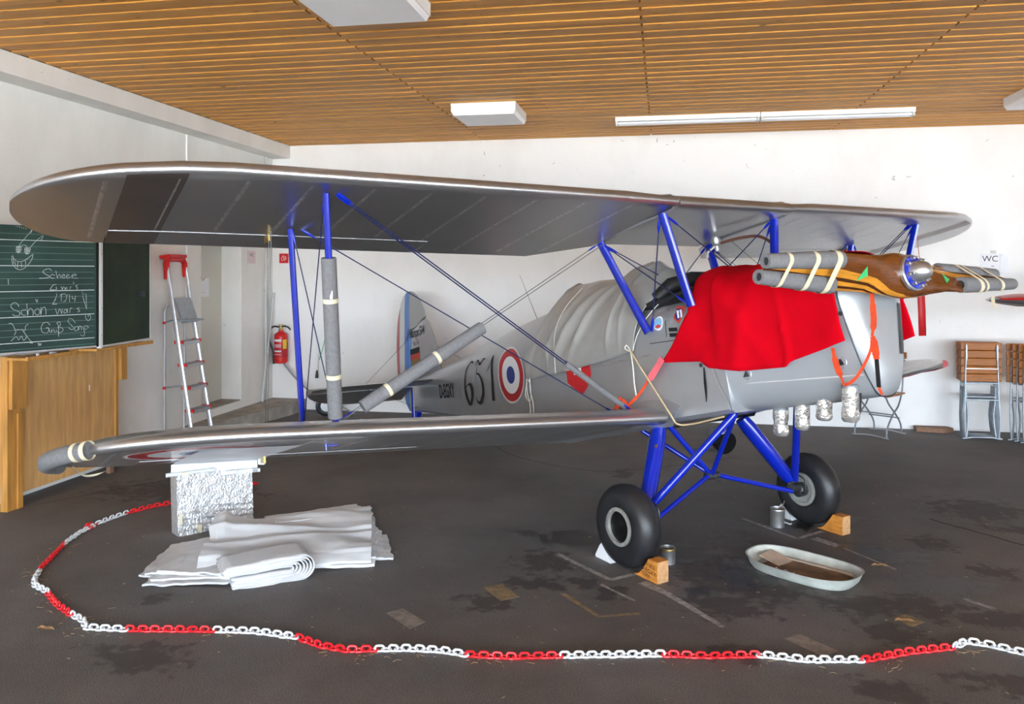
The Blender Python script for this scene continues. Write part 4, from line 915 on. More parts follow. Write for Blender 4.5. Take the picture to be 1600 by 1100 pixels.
# red engine cover
RED_TOP = [(-.45, -.40), (-.25, -.385), (-.14, -.365), (.0, -.385), (.12, -.40), (.3, -.408), (.6, -.44), (.85, -.47), (1.0, -.49)]
def red_hem(x, s): return interp(x, [(-.34, -.915), (.02, -.955), (.07, -1.0), (.3, -1.05), (.60, -1.065), (.635, -1.035), (.85, -1.0), (1.02, -.965)])
def red_fold(x, q, s):
    d = .020*max(0, 1-abs(x+.05)/.6)*math.sin(14*(x+.55*q)+1.0)*(.3+.7*q)+.010*math.sin(9*x-6*q)
    d += .016*math.exp(-((x-.25-.35*q)/.06)**2)+.014*math.exp(-((x-.02-.5*(1-q))/.05)**2)
    d += .018*math.exp(-((x-.615)/.012)**2)*(1-q*.6)-.006*(x > .615)
    return d+.012
red = drape(lambda q: interp(q, [(0, -.335), (.12, -.25), (.25, -.14), (.4, -.045), (.6, -.03), (1, -.07)]), lambda q: lerp(.975, .93, q), red_hem, lambda x: interp(x, RED_TOP), 60, 56, 'engine_cover', M['redcloth'], 'bright red cloth cover draped over the engine cowling', 'cover',
            fold=red_fold, off=.012, flare=lambda x, q, s: (.05*max(0, (x-.75)/.25)*(1-q) if s > 0 else 0), pw=2.5)
def strap(name, pts, w, m, nrm, parent, label=None, n=6, tw=0):
    c = catmull([W(p) for p in pts], n); mb = MB(); mb.ribbon(c, w, nrm); mb.xf(lambda v: v-Vector(parent.location))
    return part(name, mb, m, parent, None, label, recalc=False)
def cord(name, pts, r, m, parent, label=None, n=5):
    mb = MB(); mb.tube(catmull([W(p) for p in pts], n), r, 6); mb.xf(lambda v: v-Vector(parent.location)); return part(name, mb, m, parent, None, label)
NV = W((0, -1, 0))-W((0, 0, 0))
strap('corner_tie', [(-.31, -.42, -.89), (-.40, -.43, -.97), (-.46, -.44, -1.02)], [.05]*6+[.055]*4+[.03]*3, M['pink'], NV, red, 'pink folded corner of the cover')
strap('tie_strap', [(-.45, -.44, -1.01), (-.55, -.46, -1.10), (-.66, -.50, -1.175)], .022, M['orange'], NV, red, 'orange tie strap')
kn = MB()
for k in range(9):
    a = W((-.66+.02*math.cos(k*2.1), -.52+.02*math.sin(k*1.7), -1.185+.012*k*.6)); b = a+Vector((.05*math.cos(k*1.9), .05*math.sin(k*2.3), -.025+.012*(k % 3))); kn.tube([a, lerp(a, b, .5)+Vector((0, 0, .018)), b], [.008, .019, .009], 6)
kn.xf(lambda v: v-Vector(red.location)); part('strap_knot', kn, M['orange'], red)
strap('tie_strap', [(.894, -.295, -1.0), (.885, -.275, -1.10), (.875, -.232, -1.205)], [.024]*4+[.040]*5+[.016]*4, M['orange'], NV, red)
strap('tie_strap', [(.875, -.232, -1.205), (.96, -.235, -1.17), (1.045, -.21, -1.06), (1.067, -.19, -.98)], .017, M['orange'], NV, red)
strap('tie_strap', [(1.067, -.188, -.97), (1.09, -.185, -.90), (1.10, -.182, -.83), (1.11, -.18, -.74)], [.018]*4+[.036]*10+[.026]*5, M['orange'], NV, red)
strap('tie_strap', [(1.072, -.190, -.97), (1.072, -.190, -1.03), (1.066, -.188, -1.09)], [.030]*3+[.044]*7+[.036]*3, M['orange'], NV, red)
strap('buckle_strap', [(1.066, -.188, -1.09), (1.056, -.186, -1.16), (1.043, -.182, -1.235)], .026, M['black'], NV, red, 'black buckle webbing')
strap('tie_strap', [(1.043, -.182, -1.235), (1.05, -.18, -1.265), (1.06, -.178, -1.28)], [.018]*8+[.004]*5, M['orange'], NV, red)
for x, z in ((.01, -.975), (.985, -.83)):
    e = MB().lathe([(.013, 0), (.013, .004), (.001, .005)], W((x, -(body_w(x)+.030), z)), NV, 12); e.xf(lambda v: v-Vector(red.location)); part('eyelet', e, M['darksteel'], red)
# grey cockpit tarpaulin
TARP_TOP = [(-2.12, -.28), (-2.0, -.25), (-1.72, -.125), (-1.66, -.122), (-1.36, -.150), (-1.02, -.205), (-.96, -.205), (-.87, -.178), (-.75, -.17), (-.66, -.178), (-.54, -.24), (-.44, -.35), (-.30, -.42)]
def tarp_hem(x, s): return interp(x, [(-2.1, -.84), (-1.6, -.845), (-1.2, -.835), (-.9, -.82), (-.6, -.80), (-.4, -.72)])
def ridge(t, w): return math.exp(-abs(t/w)**1.3)
def tarp_fold(x, q, s):
    up = min(1, q*2.4)
    d = .046*ridge(x+.98-.62*(q-.75), .032)*up*(1-.25*q)                   # main folds run from the front hoop down and aft
    d += .040*ridge(x+1.22-.75*(q-.65), .035)*up*math.sin(math.pi*min(1, .15+q*.95))
    d += .026*ridge(x+.80-.20*(q-.6), .022)*up
    d += .020*ridge(x+.70-.10*(q-.6), .018)*up
    d += .030*ridge(x+1.52-.70*(q-.5), .035)*up*math.sin(math.pi*min(1, .1+q))
    d += .016*ridge(x+1.69-.04*q, .016)*min(1, q*3)                         # seam over the rear hoop
    d += .024*ridge(x+1.88-.55*(q-.4), .035)*math.sin(math.pi*min(1, q*1.2))
    d -= .016*ridge(x+1.10-.68*(q-.7), .045)*up
    d += .010*math.sin(17*x+5*q+3*math.sin(4*x))*max(0, .35-q)
    return d+.006
tarp = drape(lambda q: lerp(-2.06, -2.10, q), lambda q: lerp(-.60, -.40, min(1, q*1.25)), tarp_hem, lambda x: interp(x, TARP_TOP), 110, 70, 'cockpit_cover', M['tarp'], 'grey wrinkled tarpaulin draped over the rear cockpit', 'cover', fold=tarp_fold, off=.012, wr=.008, pw=1.55)
cord('edge_cord', [(-.60, -.415, -.80), (-.53, -.415, -.70), (-.44, -.39, -.60), (-.37, -.33, -.52)], .003, M['rope'], tarp)
cord('tie_cord', [(-.62, -.42, -.79), (-.61, -.425, -.90), (-.615, -.43, -1.02), (-.60, -.44, -1.12)], .005, M['rope'], tarp, 'white tie cord hanging at the cover corner')
cord('tie_cord', [(-.62, -.42, -.79), (-.64, -.43, -.755), (-.66, -.43, -.775), (-.62, -.425, -.80)], .004, M['rope'], tarp)
cord('seam_cord', [(-1.42, -.15, -.19), (-1.50, -.30, -.35), (-1.54, -.395, -.55), (-1.56, -.415, -.84)], .0025, M['rope'], tarp)
for dx in (0, .05):
    cord('tie_cord', [(-2.05+dx, -.375, -.83), (-2.06+dx, -.38, -.93), (-2.03+dx, -.385, -1.05), (-2.05+dx, -.385, -1.16)], .005, M['rope'], tarp)
cord('tie_cord', [(-2.04, -.378, -.84), (-2.09, -.38, -.96), (-2.02, -.385, -1.02), (-1.99, -.385, -.90), (-2.02, -.38, -.84)], .004, M['rope'], tarp)
rp = MB(); rp.tube(catmull([W(p) for p in ((-.62, -.425, -.79), (-.45, -.44, -1.02), (-.28, -.45, -1.25), (-.25, -.43, -1.315), (-.15, -.40, -1.325), (.1, -.37, -1.30))], 6), .006, 6)
single('tan_rope', rp, M['ropetan'], 'thin tan rope running from grey cover down over the wing root', 'rope')

# foam pipe padding
def foam(label, a, b, ro, ri=.018, taper=1.0, *, bands=(.35, .75), group='foam pipe sleeves on the biplane', bw=.022, world=False, slit=False):
    a, b = (Vector(a), Vector(b)) if world else (W(a), W(b)); c = (a+b)/2; base = Vector((c.x, c.y, min(a.z, b.z)))
    r = empty('foam_sleeve', base, label, 'foam tube', group); d = (b-a).normalized(); ln = (b-a).length
    mb = MB(); n = 24; re_ = ro*taper; prof = [(ro*.97, 0), (ro, .006), ((ro+re_)/2*1.01, ln*.5), (re_, ln-.006), (re_*.97, ln), (ri*taper, ln), (ri, 0), (ro*.97, 0)]
    mb.lathe(prof, a, d, n, cap=False); wpart('sleeve', mb, M['foam'], r)
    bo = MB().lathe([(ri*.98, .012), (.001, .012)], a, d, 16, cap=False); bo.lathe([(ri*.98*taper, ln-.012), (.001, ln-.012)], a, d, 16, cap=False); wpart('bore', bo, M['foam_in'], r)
    for t in bands:
        h = ln*t; wpart('tape_band', MB().lathe([(ro*1.005, h-bw/2), (ro*1.03, h-bw/2), (ro*1.03, h+bw/2), (ro*1.005, h+bw/2)], a, d, n, cap=False), M['tape'], r)
    return r
fs = foam('thick grey foam sleeve on the vertical front wing strut', lerp(FST[-1], FSB[-1], .275), lerp(FST[-1], FSB[-1], .985), .041, .016, bands=(.26, .735), bw=.024)
tg = MB().box(lerp(W(FST[-1]), W(FSB[-1]), .435)+Vector((.022, -.036, 0)), (.014, .004, .045)); wpart('price_tag', tg, M['paper'], fs, smooth=False)
LA, LB = FSB[-1]+Vector((-.03, .05, 0)), RCT[-1]+Vector((.2, .02, 0))
foam('thick grey foam sleeve slanting up from the lower wing', lerp(LA, LB, .06), lerp(LA, LB, .455), .040, .012, bands=(.20, .60), bw=.022)
WA, WB = FST[-1]+Vector((-.005, .06, 0)), LRN[-1]+Vector((.015, 0, 0))
foam('slim grey foam sleeve on the wire beside the fuselage', lerp(WA, WB, .735), lerp(WA, WB, .975), .0195, .008, bands=())
# foam on the propeller blades: two sleeves per blade, taped together
def PP(y, x, z): return plane.matrix_world @ (PM @ Vector((x, y, z)))
bpy.context.view_layer.update()
SL_ = [((-.545, .045, .052), (-1.07, .035, .022), .046), ((-.545, -.035, -.058), (-1.07, -.02, -.040), .047), ((.42, -.045, .055), (.98, -.03, .052), .044), ((.46, .045, -.045), (1.04, .03, -.018), .044)]
ps = [foam(lab, PP(*a), PP(*b), r, .026, .76, bands=(), world=True, group='foam sleeves on the propeller') for lab, (a, b, r) in zip(('upper grey foam sleeve on the near propeller blade', 'lower grey foam sleeve on the near propeller blade', 'upper grey foam sleeve on the far propeller blade', 'lower grey foam sleeve on the far propeller blade'), SL_)]
def hull(pts):
    pts = sorted(set((round(a, 5), round(b, 5)) for a, b in pts)); lo, up = [], []
    for seq, out in ((pts, lo), (pts[::-1], up)):
        for p in seq:
            while len(out) > 1 and (out[-1][0]-out[-2][0])*(p[1]-out[-2][1])-(out[-1][1]-out[-2][1])*(p[0]-out[-2][0]) <= 0: out.pop()
            out.append(p)
    return lo[:-1]+up[:-1]
def sleeve_at(k, y):
    (y0, x0, z0), (y1, x1, z1), r = SL_[k]; t = (y-y0)/(y1-y0); return lerp(x0, x1, t), lerp(z0, z1, t), r*lerp(1, .76, t)
def loop_band(parent, k0, y, w, tilt=0):
    """tape pulled tight round both sleeves of a blade"""
    pts = []
    for k in (k0, k0+1):
        xc, zc, r = sleeve_at(k, y); pts += [(xc+(r+.003)*math.cos(2*math.pi*q/24), zc+(r+.003)*math.sin(2*math.pi*q/24)) for q in range(24)]
    h = hull(pts); rows = [[PP(y-w/2+tilt*zz, xx, zz), PP(y+w/2+tilt*zz, xx, zz)] for xx, zz in h]; rows.append(rows[0]); mb = MB(); mb.grid(rows); wpart('tape_loop', mb, M['tape'], parent, recalc=False)
for y, w in ((-.605, .040), (-.76, .032), (-.94, .026)): loop_band(ps[0], 0, y, w, .15)
for y, w in ((.60, .035), (.66, .022), (.84, .03)): loop_band(ps[2], 2, y, w, -.45)
tl = MB().ribbon([PP(.80, .03, -.10), PP(.79, .03, -.13), PP(.80, .03, -.17)], .02, NV); wpart('tape_loop', tl, M['tape'], ps[3], recalc=False)
# wing-tip guard: split foam bent round the tip of the near lower wing
tr = empty('tip_guard', W(LO.pt(-3.85, .5, False))-Vector((0, 0, .05)), 'grey foam guard taped round the near lower wing tip', 'foam tube')
tip = []
for a, up in [(v, 0) for v in (3.70, 3.74, 3.78, 3.81, 3.835, 3.855, 3.865)]: tip.append(LO.pt(-a, .0, True)+Vector((.0, -.012, 0)))
for a in (3.86, 3.84, 3.80): tip.append(LO.pt(-a, .97, True)+Vector((0, -.012, 0)))
wpart('sleeve', MB().tube([W(p) for p in tip], .046, 14), M['foam'], tr)
for i in (0, 1):
    a, b = W(tip[i]), W(tip[i+1]); d = (b-a).normalized(); wpart('tape_band', MB().lathe([(.047, -.013), (.049, -.013), (.049, .013), (.047, .013)], a, d, 18, cap=False), M['tape'], tr)
hang = MB().ribbon(catmull([W(LO.pt(-3.74, .9, False)), W(LO.pt(-3.68, .95, False))-Vector((0, 0, .05)), W(LO.pt(-3.6, .97, False))-Vector((0, 0, .045)), W(LO.pt(-3.5, .96, False))-Vector((0, 0, .004))], 6), .012, NV); wpart('loose_tape', hang, M['tape'], tr, recalc=False)
# red guard on the far lower tip
rg = MB().tube([W(LO.pt(a, f, True)+Vector((.01, .008, 0))) for a, f in ((3.62, 0), (3.74, 0), (3.82, 0), (3.865, .3), (3.86, .9), (3.82, 1.0), (3.74, 1.0))], .036, 10)
single('red_tip_guard', rg, M['roundel_red'], 'red padded guard on the far lower wing tip', 'tip guard')
rb = empty('red_streamer', (2.19, 7.57, 1.24), 'red warning streamer hanging behind the far propeller blade', 'streamer')
so3 = wpart('ribbon', MB().ribbon([Vector(p) for p in ((2.175, 7.565, 1.86), (2.18, 7.565, 1.65), (2.19, 7.57, 1.45), (2.195, 7.57, 1.245))], .064, (.15, -1, 0)), M['inkred'], rb, recalc=False)
so3.modifiers.new('thickness', 'SOLIDIFY').thickness = .002
wpart('cord', MB().tube([(2.175, 7.565, 1.85), tuple(W(FST[1])-Vector((0, 0, .02)))], .003, 6), M['roundel_red'], rb)
# bottles wrapped in foil over the exhaust stubs
def bottle(p, h, r, tw, label, waist=True):
    root = empty('exhaust_bottle', p-Vector((0, 0, h)), label, 'bottle', 'foil lined bottles under the engine'); mb = MB(); n = 30
    prof = [(.80, h), (.93, h*.93), (1.0, h*.8), (1.0, h*.62), (.86 if waist else .98, h*.45), (.97, h*.30), (1.02, h*.18), (.95, h*.08), (.72, h*.01), (.3, h*.05), (.01, h*.07)]
    rings = []
    for q, z in prof:
        lobe = .10 if z < h*.2 and waist else 0
        rings.append([Vector((r*q*(1+lobe*math.cos(5*a+tw)+.05*noise.noise(Vector((math.cos(a)*2, math.sin(a)*2, z*30+tw))))*math.cos(a), r*q*(1+lobe*math.cos(5*a+tw))*math.sin(a), z)) for a in [2*math.pi*k/n for k in range(n)]])
    mb.loft(rings); part('bottle_body', mb, M['bottle'], root)
    part('tape_collar', MB().lathe([(r*.96, h*.90), (r*.98, h*.95), (r*.84, h*1.0)], (0, 0, 0), (0, 0, 1), 24, cap=False), M['galv'], root)
    part('foil_lining', MB().loft([[Vector((r*k*(.62+.2*math.sin(7*a+tw))*math.cos(a), r*k*(.62+.2*math.sin(7*a+tw))*math.sin(a), z)) for a in [2*math.pi*j/20 for j in range(20)]] for k, z in ((.6, h*.15), (1, h*.4), (.9, h*.8))]), M['foil'], root)
    return root
for (x, y, z), h, r, lab, wa in (((.309, -.1, -1.28), .175, .046, 'foil lined plastic bottle hung farthest aft under the cowling', True), ((.473, -.1, -1.265), .165, .043, 'straight foil lined bottle second from the aft under the cowling', False),
                         ((.646, -.12, -1.25), .135, .045, 'short pale foil bottle third from the aft under the cowling', False), ((.87, -.175, -1.20), .205, .046, 'silver wrapped bottle under the orange strap at the nose', True)):
    bottle(W((x, y, z)), h, r, x*9, lab, wa)
# white sheet and bubble foil hung from the lower wing
Y0, Y1 = 2.68, 3.19
sr = empty('hanging_sun_sheet', Vector((*W(LO.pt(-2.98, 1.0, False))[:2], .50)), 'milky plastic sheet taped under the near lower wing and hanging down', 'sheet')
rows = [[W(LO.pt(-a, f, False, .012)) for a in steps(Y0, Y1, 10)] for f in steps(.16, .985, 14)]
wpart('taped_sheet', MB().grid(rows), M['sheet'], sr, 'see-through milky plastic sheet', recalc=False)
def hang_pt(a, z, j=0.0):
    p = W(LO.pt(-a, .985, False, .012)); return Vector((p.x+j*.6, p.y-j, z))
def te_z(a): return W(LO.pt(-a, .985, False, .012)).z
rows = [[hang_pt(a, lerp(te_z(a), .535, t), .008*math.sin(a*14+t*2)*t) for a in steps(Y0, Y1, 16)] for t in steps(0, 1, 6)]
wpart('hanging_sheet', MB().grid(rows), M['sheet2'], sr, recalc=False)
wpart('batten', MB().tube([hang_pt(Y1+.03, .540, .012), hang_pt(Y0+.26, .548, .012)], .013, 8), M['greypvc'], sr)
wpart('batten', MB().tube([hang_pt(Y0+.22, .520, .012), hang_pt(Y0-.015, .520, .012)], .012, 8), M['paper'], sr)
for a, z, m, sx, sz in ((Y1-.08, .540, 'tape', .035, .022), (Y0+.10, .522, 'greypvc', .06, .03), (Y0+.015, .520, 'galv', .03, .016)):
    c = hang_pt(a, z, .022); wpart('clip', MB().box(c, (sx, .012, sz), Matrix.Rotation(PSI+math.pi/2, 3, 'Z')), M[m], sr, smooth=False)
wpart('clip', MB().box(W(LO.pt(-(Y0-.01), .93, False, .02)), (.04, .02, .05)), M['sheet2'], sr, smooth=False)
# box wrapped in bubble foil standing on the floor behind the folded tarpaulin
fa, fb = Vector((-3.225, 5.045, 0)), Vector((-2.90, 5.465, 0)); fu = (fb-fa).normalized(); fn = Vector((fu.y, -fu.x, 0)); FL = (fb-fa).length
fx = empty('foil_box', (fa+fb)/2, 'box wrapped in crinkled silver bubble foil standing under the near wing', 'box')
def foil_face(P, nu, nv, amp): return MB().grid([[P(i/nu, k/nv)+fn*(amp*fbm(i*.33, k*.45)+amp*.7*math.sin(k*1.9+i*.25)*(k < nv*.4)) for i in range(nu+1)] for k in range(nv+1)])
wpart('front_foil', foil_face(lambda u, v: fa+fu*(FL*u)-fn*(.03*v)+Vector((0, 0, .42*v)), 40, 36, .006), M['foil'], fx, recalc=False)
core = MB(); core.prism([fa-fn*.016, fb-fn*.016, fb-fn*.13, fa-fn*.13], -fn*.03+Vector((0, 0, .415))); wpart('box_core', core, M['foil'], fx, smooth=False)
for u, z, w, h, m in ((.02, .12, .02, .075, 'tape'), (.26, .035, .03, .05, 'tape'), (.02, .27, .03, .03, 'greypvc')):
    c = fa+fu*(FL*u)+fn*.010; mb = MB(); mb.prism([c-fu*w/2+Vector((0, 0, z-h/2)), c+fu*w/2+Vector((0, 0, z-h/2)), c+fu*w/2+Vector((0, 0, z+h/2)), c-fu*w/2+Vector((0, 0, z+h/2))], fn*.002); wpart('tape_patch', mb, M[m], fx, smooth=False)

# chalk handwriting in board coordinates (distance from the right edge, height), metres
CHALK = [[(0.613,1.998),(0.534,2.097),(0.522,2.114),(0.524,2.1),(0.534,2.087)],
[(0.534,1.979),(0.491,2.031),(0.441,2.071),(0.441,2.059),(0.455,2.037)],
[(0.601,1.989),(0.58,1.999),(0.564,1.992),(0.559,1.98)],
[(0.638,2.133),(0.636,2.13)],
[(0.626,2.138),(0.624,2.129)],
[(0.613,2.141),(0.608,2.125)],
[(0.597,2.133),(0.595,2.123)],
[(0.583,2.129),(0.58,2.119)],
[(0.566,2.127),(0.564,2.117)],
[(0.665,1.914),(0.665,1.871),(0.651,1.838),(0.631,1.819),(0.608,1.812),(0.58,1.822),(0.552,1.848),(0.524,1.887),(0.513,1.928)],
[(0.661,1.919),(0.651,1.895),(0.631,1.876),(0.608,1.872),(0.576,1.882),(0.543,1.906),(0.515,1.931)],
[(0.622,1.872),(0.626,1.824)],
[(0.597,1.867),(0.597,1.829)],
[(0.645,1.876),(0.638,1.838)],
[(0.569,1.882),(0.566,1.848)],
[(0.656,1.895),(0.654,1.857)],
[(0.633,1.986),(0.603,1.991),(0.633,1.976),(0.601,1.982),(0.633,1.962),(0.603,1.967),(0.631,1.95),(0.606,1.953),(0.626,1.941),(0.613,1.941)],
[(0.633,1.986),(0.635,1.962),(0.629,1.941),(0.61,1.94),(0.601,1.963),(0.601,1.989),(0.633,1.986)],
[(0.571,1.973),(0.538,1.976),(0.573,1.961),(0.536,1.964),(0.573,1.949),(0.538,1.952),(0.569,1.937),(0.545,1.937)],
[(0.573,1.975),(0.575,1.949),(0.564,1.931),(0.545,1.935),(0.535,1.959),(0.536,1.976),(0.573,1.975)],
[(0.373,1.807),(0.395,1.82),(0.424,1.812),(0.441,1.795),(0.414,1.775),(0.39,1.761),(0.405,1.751),(0.467,1.747)],
[(0.346,1.768),(0.371,1.775),(0.385,1.761),(0.375,1.748),(0.351,1.748)],
[(0.341,1.805),(0.329,1.748),(0.324,1.765),(0.311,1.775),(0.304,1.748)],
[(0.296,1.76),(0.271,1.767),(0.279,1.778),(0.294,1.768),(0.289,1.748),(0.266,1.752)],
[(0.261,1.76),(0.238,1.767),(0.246,1.777),(0.259,1.765),(0.253,1.747),(0.226,1.755)],
[(0.22,1.762),(0.179,1.77),(0.195,1.78),(0.215,1.765),(0.205,1.747),(0.169,1.747)],
[(0.692,1.743),(0.69,1.703)],
[(0.336,1.698),(0.361,1.694),(0.378,1.672),(0.383,1.657),(0.336,1.659)],
[(0.339,1.681),(0.334,1.659)],
[(0.301,1.683),(0.289,1.658),(0.286,1.678),(0.271,1.672),(0.269,1.657),(0.256,1.677),(0.253,1.657)],
[(0.231,1.657),(0.228,1.679),(0.218,1.677)],
[(0.203,1.719),(0.2,1.699)],
[(0.166,1.691),(0.185,1.684),(0.169,1.668),(0.179,1.656)],
[(0.334,1.629),(0.336,1.607),(0.361,1.553),(0.366,1.546),(0.329,1.547)],
[(0.346,1.577),(0.339,1.579)],
[(0.299,1.626),(0.299,1.566)],
[(0.311,1.613),(0.276,1.625),(0.256,1.605),(0.266,1.57),(0.284,1.565)],
[(0.256,1.612),(0.233,1.619),(0.233,1.559)],
[(0.213,1.608),(0.21,1.583),(0.187,1.585)],
[(0.185,1.608),(0.192,1.56)],
[(0.13,1.614),(0.099,1.623),(0.096,1.498)],
[(0.13,1.639),(0.13,1.627)],
[(0.127,1.601),(0.101,1.514)],
[(0.494,1.589),(0.484,1.562)],
[(0.482,1.588),(0.479,1.567)],
[(0.615,1.537),(0.631,1.562),(0.658,1.565),(0.674,1.544),(0.658,1.52),(0.617,1.499),(0.608,1.482),(0.622,1.468),(0.649,1.472),(0.661,1.482)],
[(0.566,1.512),(0.592,1.51),(0.599,1.489),(0.585,1.472),(0.566,1.473)],
[(0.559,1.557),(0.552,1.468),(0.548,1.506),(0.529,1.52),(0.513,1.5),(0.513,1.466)],
[(0.482,1.518),(0.498,1.504),(0.498,1.48),(0.477,1.469),(0.463,1.488),(0.47,1.513),(0.482,1.518)],
[(0.455,1.527),(0.455,1.468),(0.448,1.512),(0.429,1.526),(0.417,1.506),(0.417,1.469)],
[(0.344,1.513),(0.329,1.467),(0.311,1.511),(0.296,1.471),(0.291,1.511)],
[(0.256,1.504),(0.276,1.495),(0.276,1.475),(0.259,1.479),(0.253,1.504),(0.248,1.474)],
[(0.233,1.473),(0.228,1.508),(0.215,1.513)],
[(0.151,1.51),(0.174,1.506),(0.151,1.487),(0.169,1.478)],
[(0.385,1.386),(0.41,1.41),(0.439,1.401),(0.453,1.37),(0.443,1.336),(0.405,1.328),(0.397,1.365),(0.417,1.366)],
[(0.397,1.365),(0.383,1.327)],
[(0.375,1.351),(0.373,1.326),(0.368,1.348),(0.358,1.35)],
[(0.353,1.35),(0.353,1.33),(0.339,1.329),(0.336,1.351)],
[(0.319,1.293),(0.321,1.378),(0.334,1.398),(0.311,1.407),(0.306,1.382),(0.326,1.363),(0.296,1.361),(0.284,1.341),(0.311,1.322),(0.331,1.334)],
[(0.187,1.39),(0.21,1.422),(0.236,1.428),(0.246,1.409),(0.226,1.382),(0.2,1.356),(0.215,1.341),(0.243,1.358)],
[(0.174,1.364),(0.192,1.355),(0.19,1.332),(0.169,1.334),(0.164,1.359),(0.174,1.364)],
[(0.159,1.333),(0.156,1.363),(0.143,1.363),(0.138,1.334)],
[(0.13,1.362),(0.112,1.31),(0.122,1.285),(0.148,1.297)],
[(0.083,1.359),(0.106,1.366),(0.114,1.346),(0.101,1.335),(0.085,1.354),(0.077,1.346)],
[(0.101,1.462),(0.104,1.432),(0.083,1.405),(0.064,1.42),(0.064,1.445),(0.083,1.459)],
[(0.083,1.451),(0.08,1.436)],
[(0.688,1.412),(0.674,1.416),(0.658,1.401),(0.64,1.358)],
[(0.64,1.358),(0.624,1.368),(0.608,1.363),(0.59,1.366),(0.573,1.353)],
[(0.571,1.358),(0.569,1.387),(0.548,1.405)],
[(0.636,1.352),(0.649,1.325)],
[(0.59,1.359),(0.566,1.324),(0.543,1.289),(0.515,1.258),(0.538,1.262)],
[(0.672,1.284),(0.636,1.314),(0.617,1.289),(0.599,1.317),(0.58,1.282),(0.557,1.314)],
[(0.477,1.257),(0.47,1.233),(0.463,1.254),(0.458,1.234),(0.451,1.251)]]

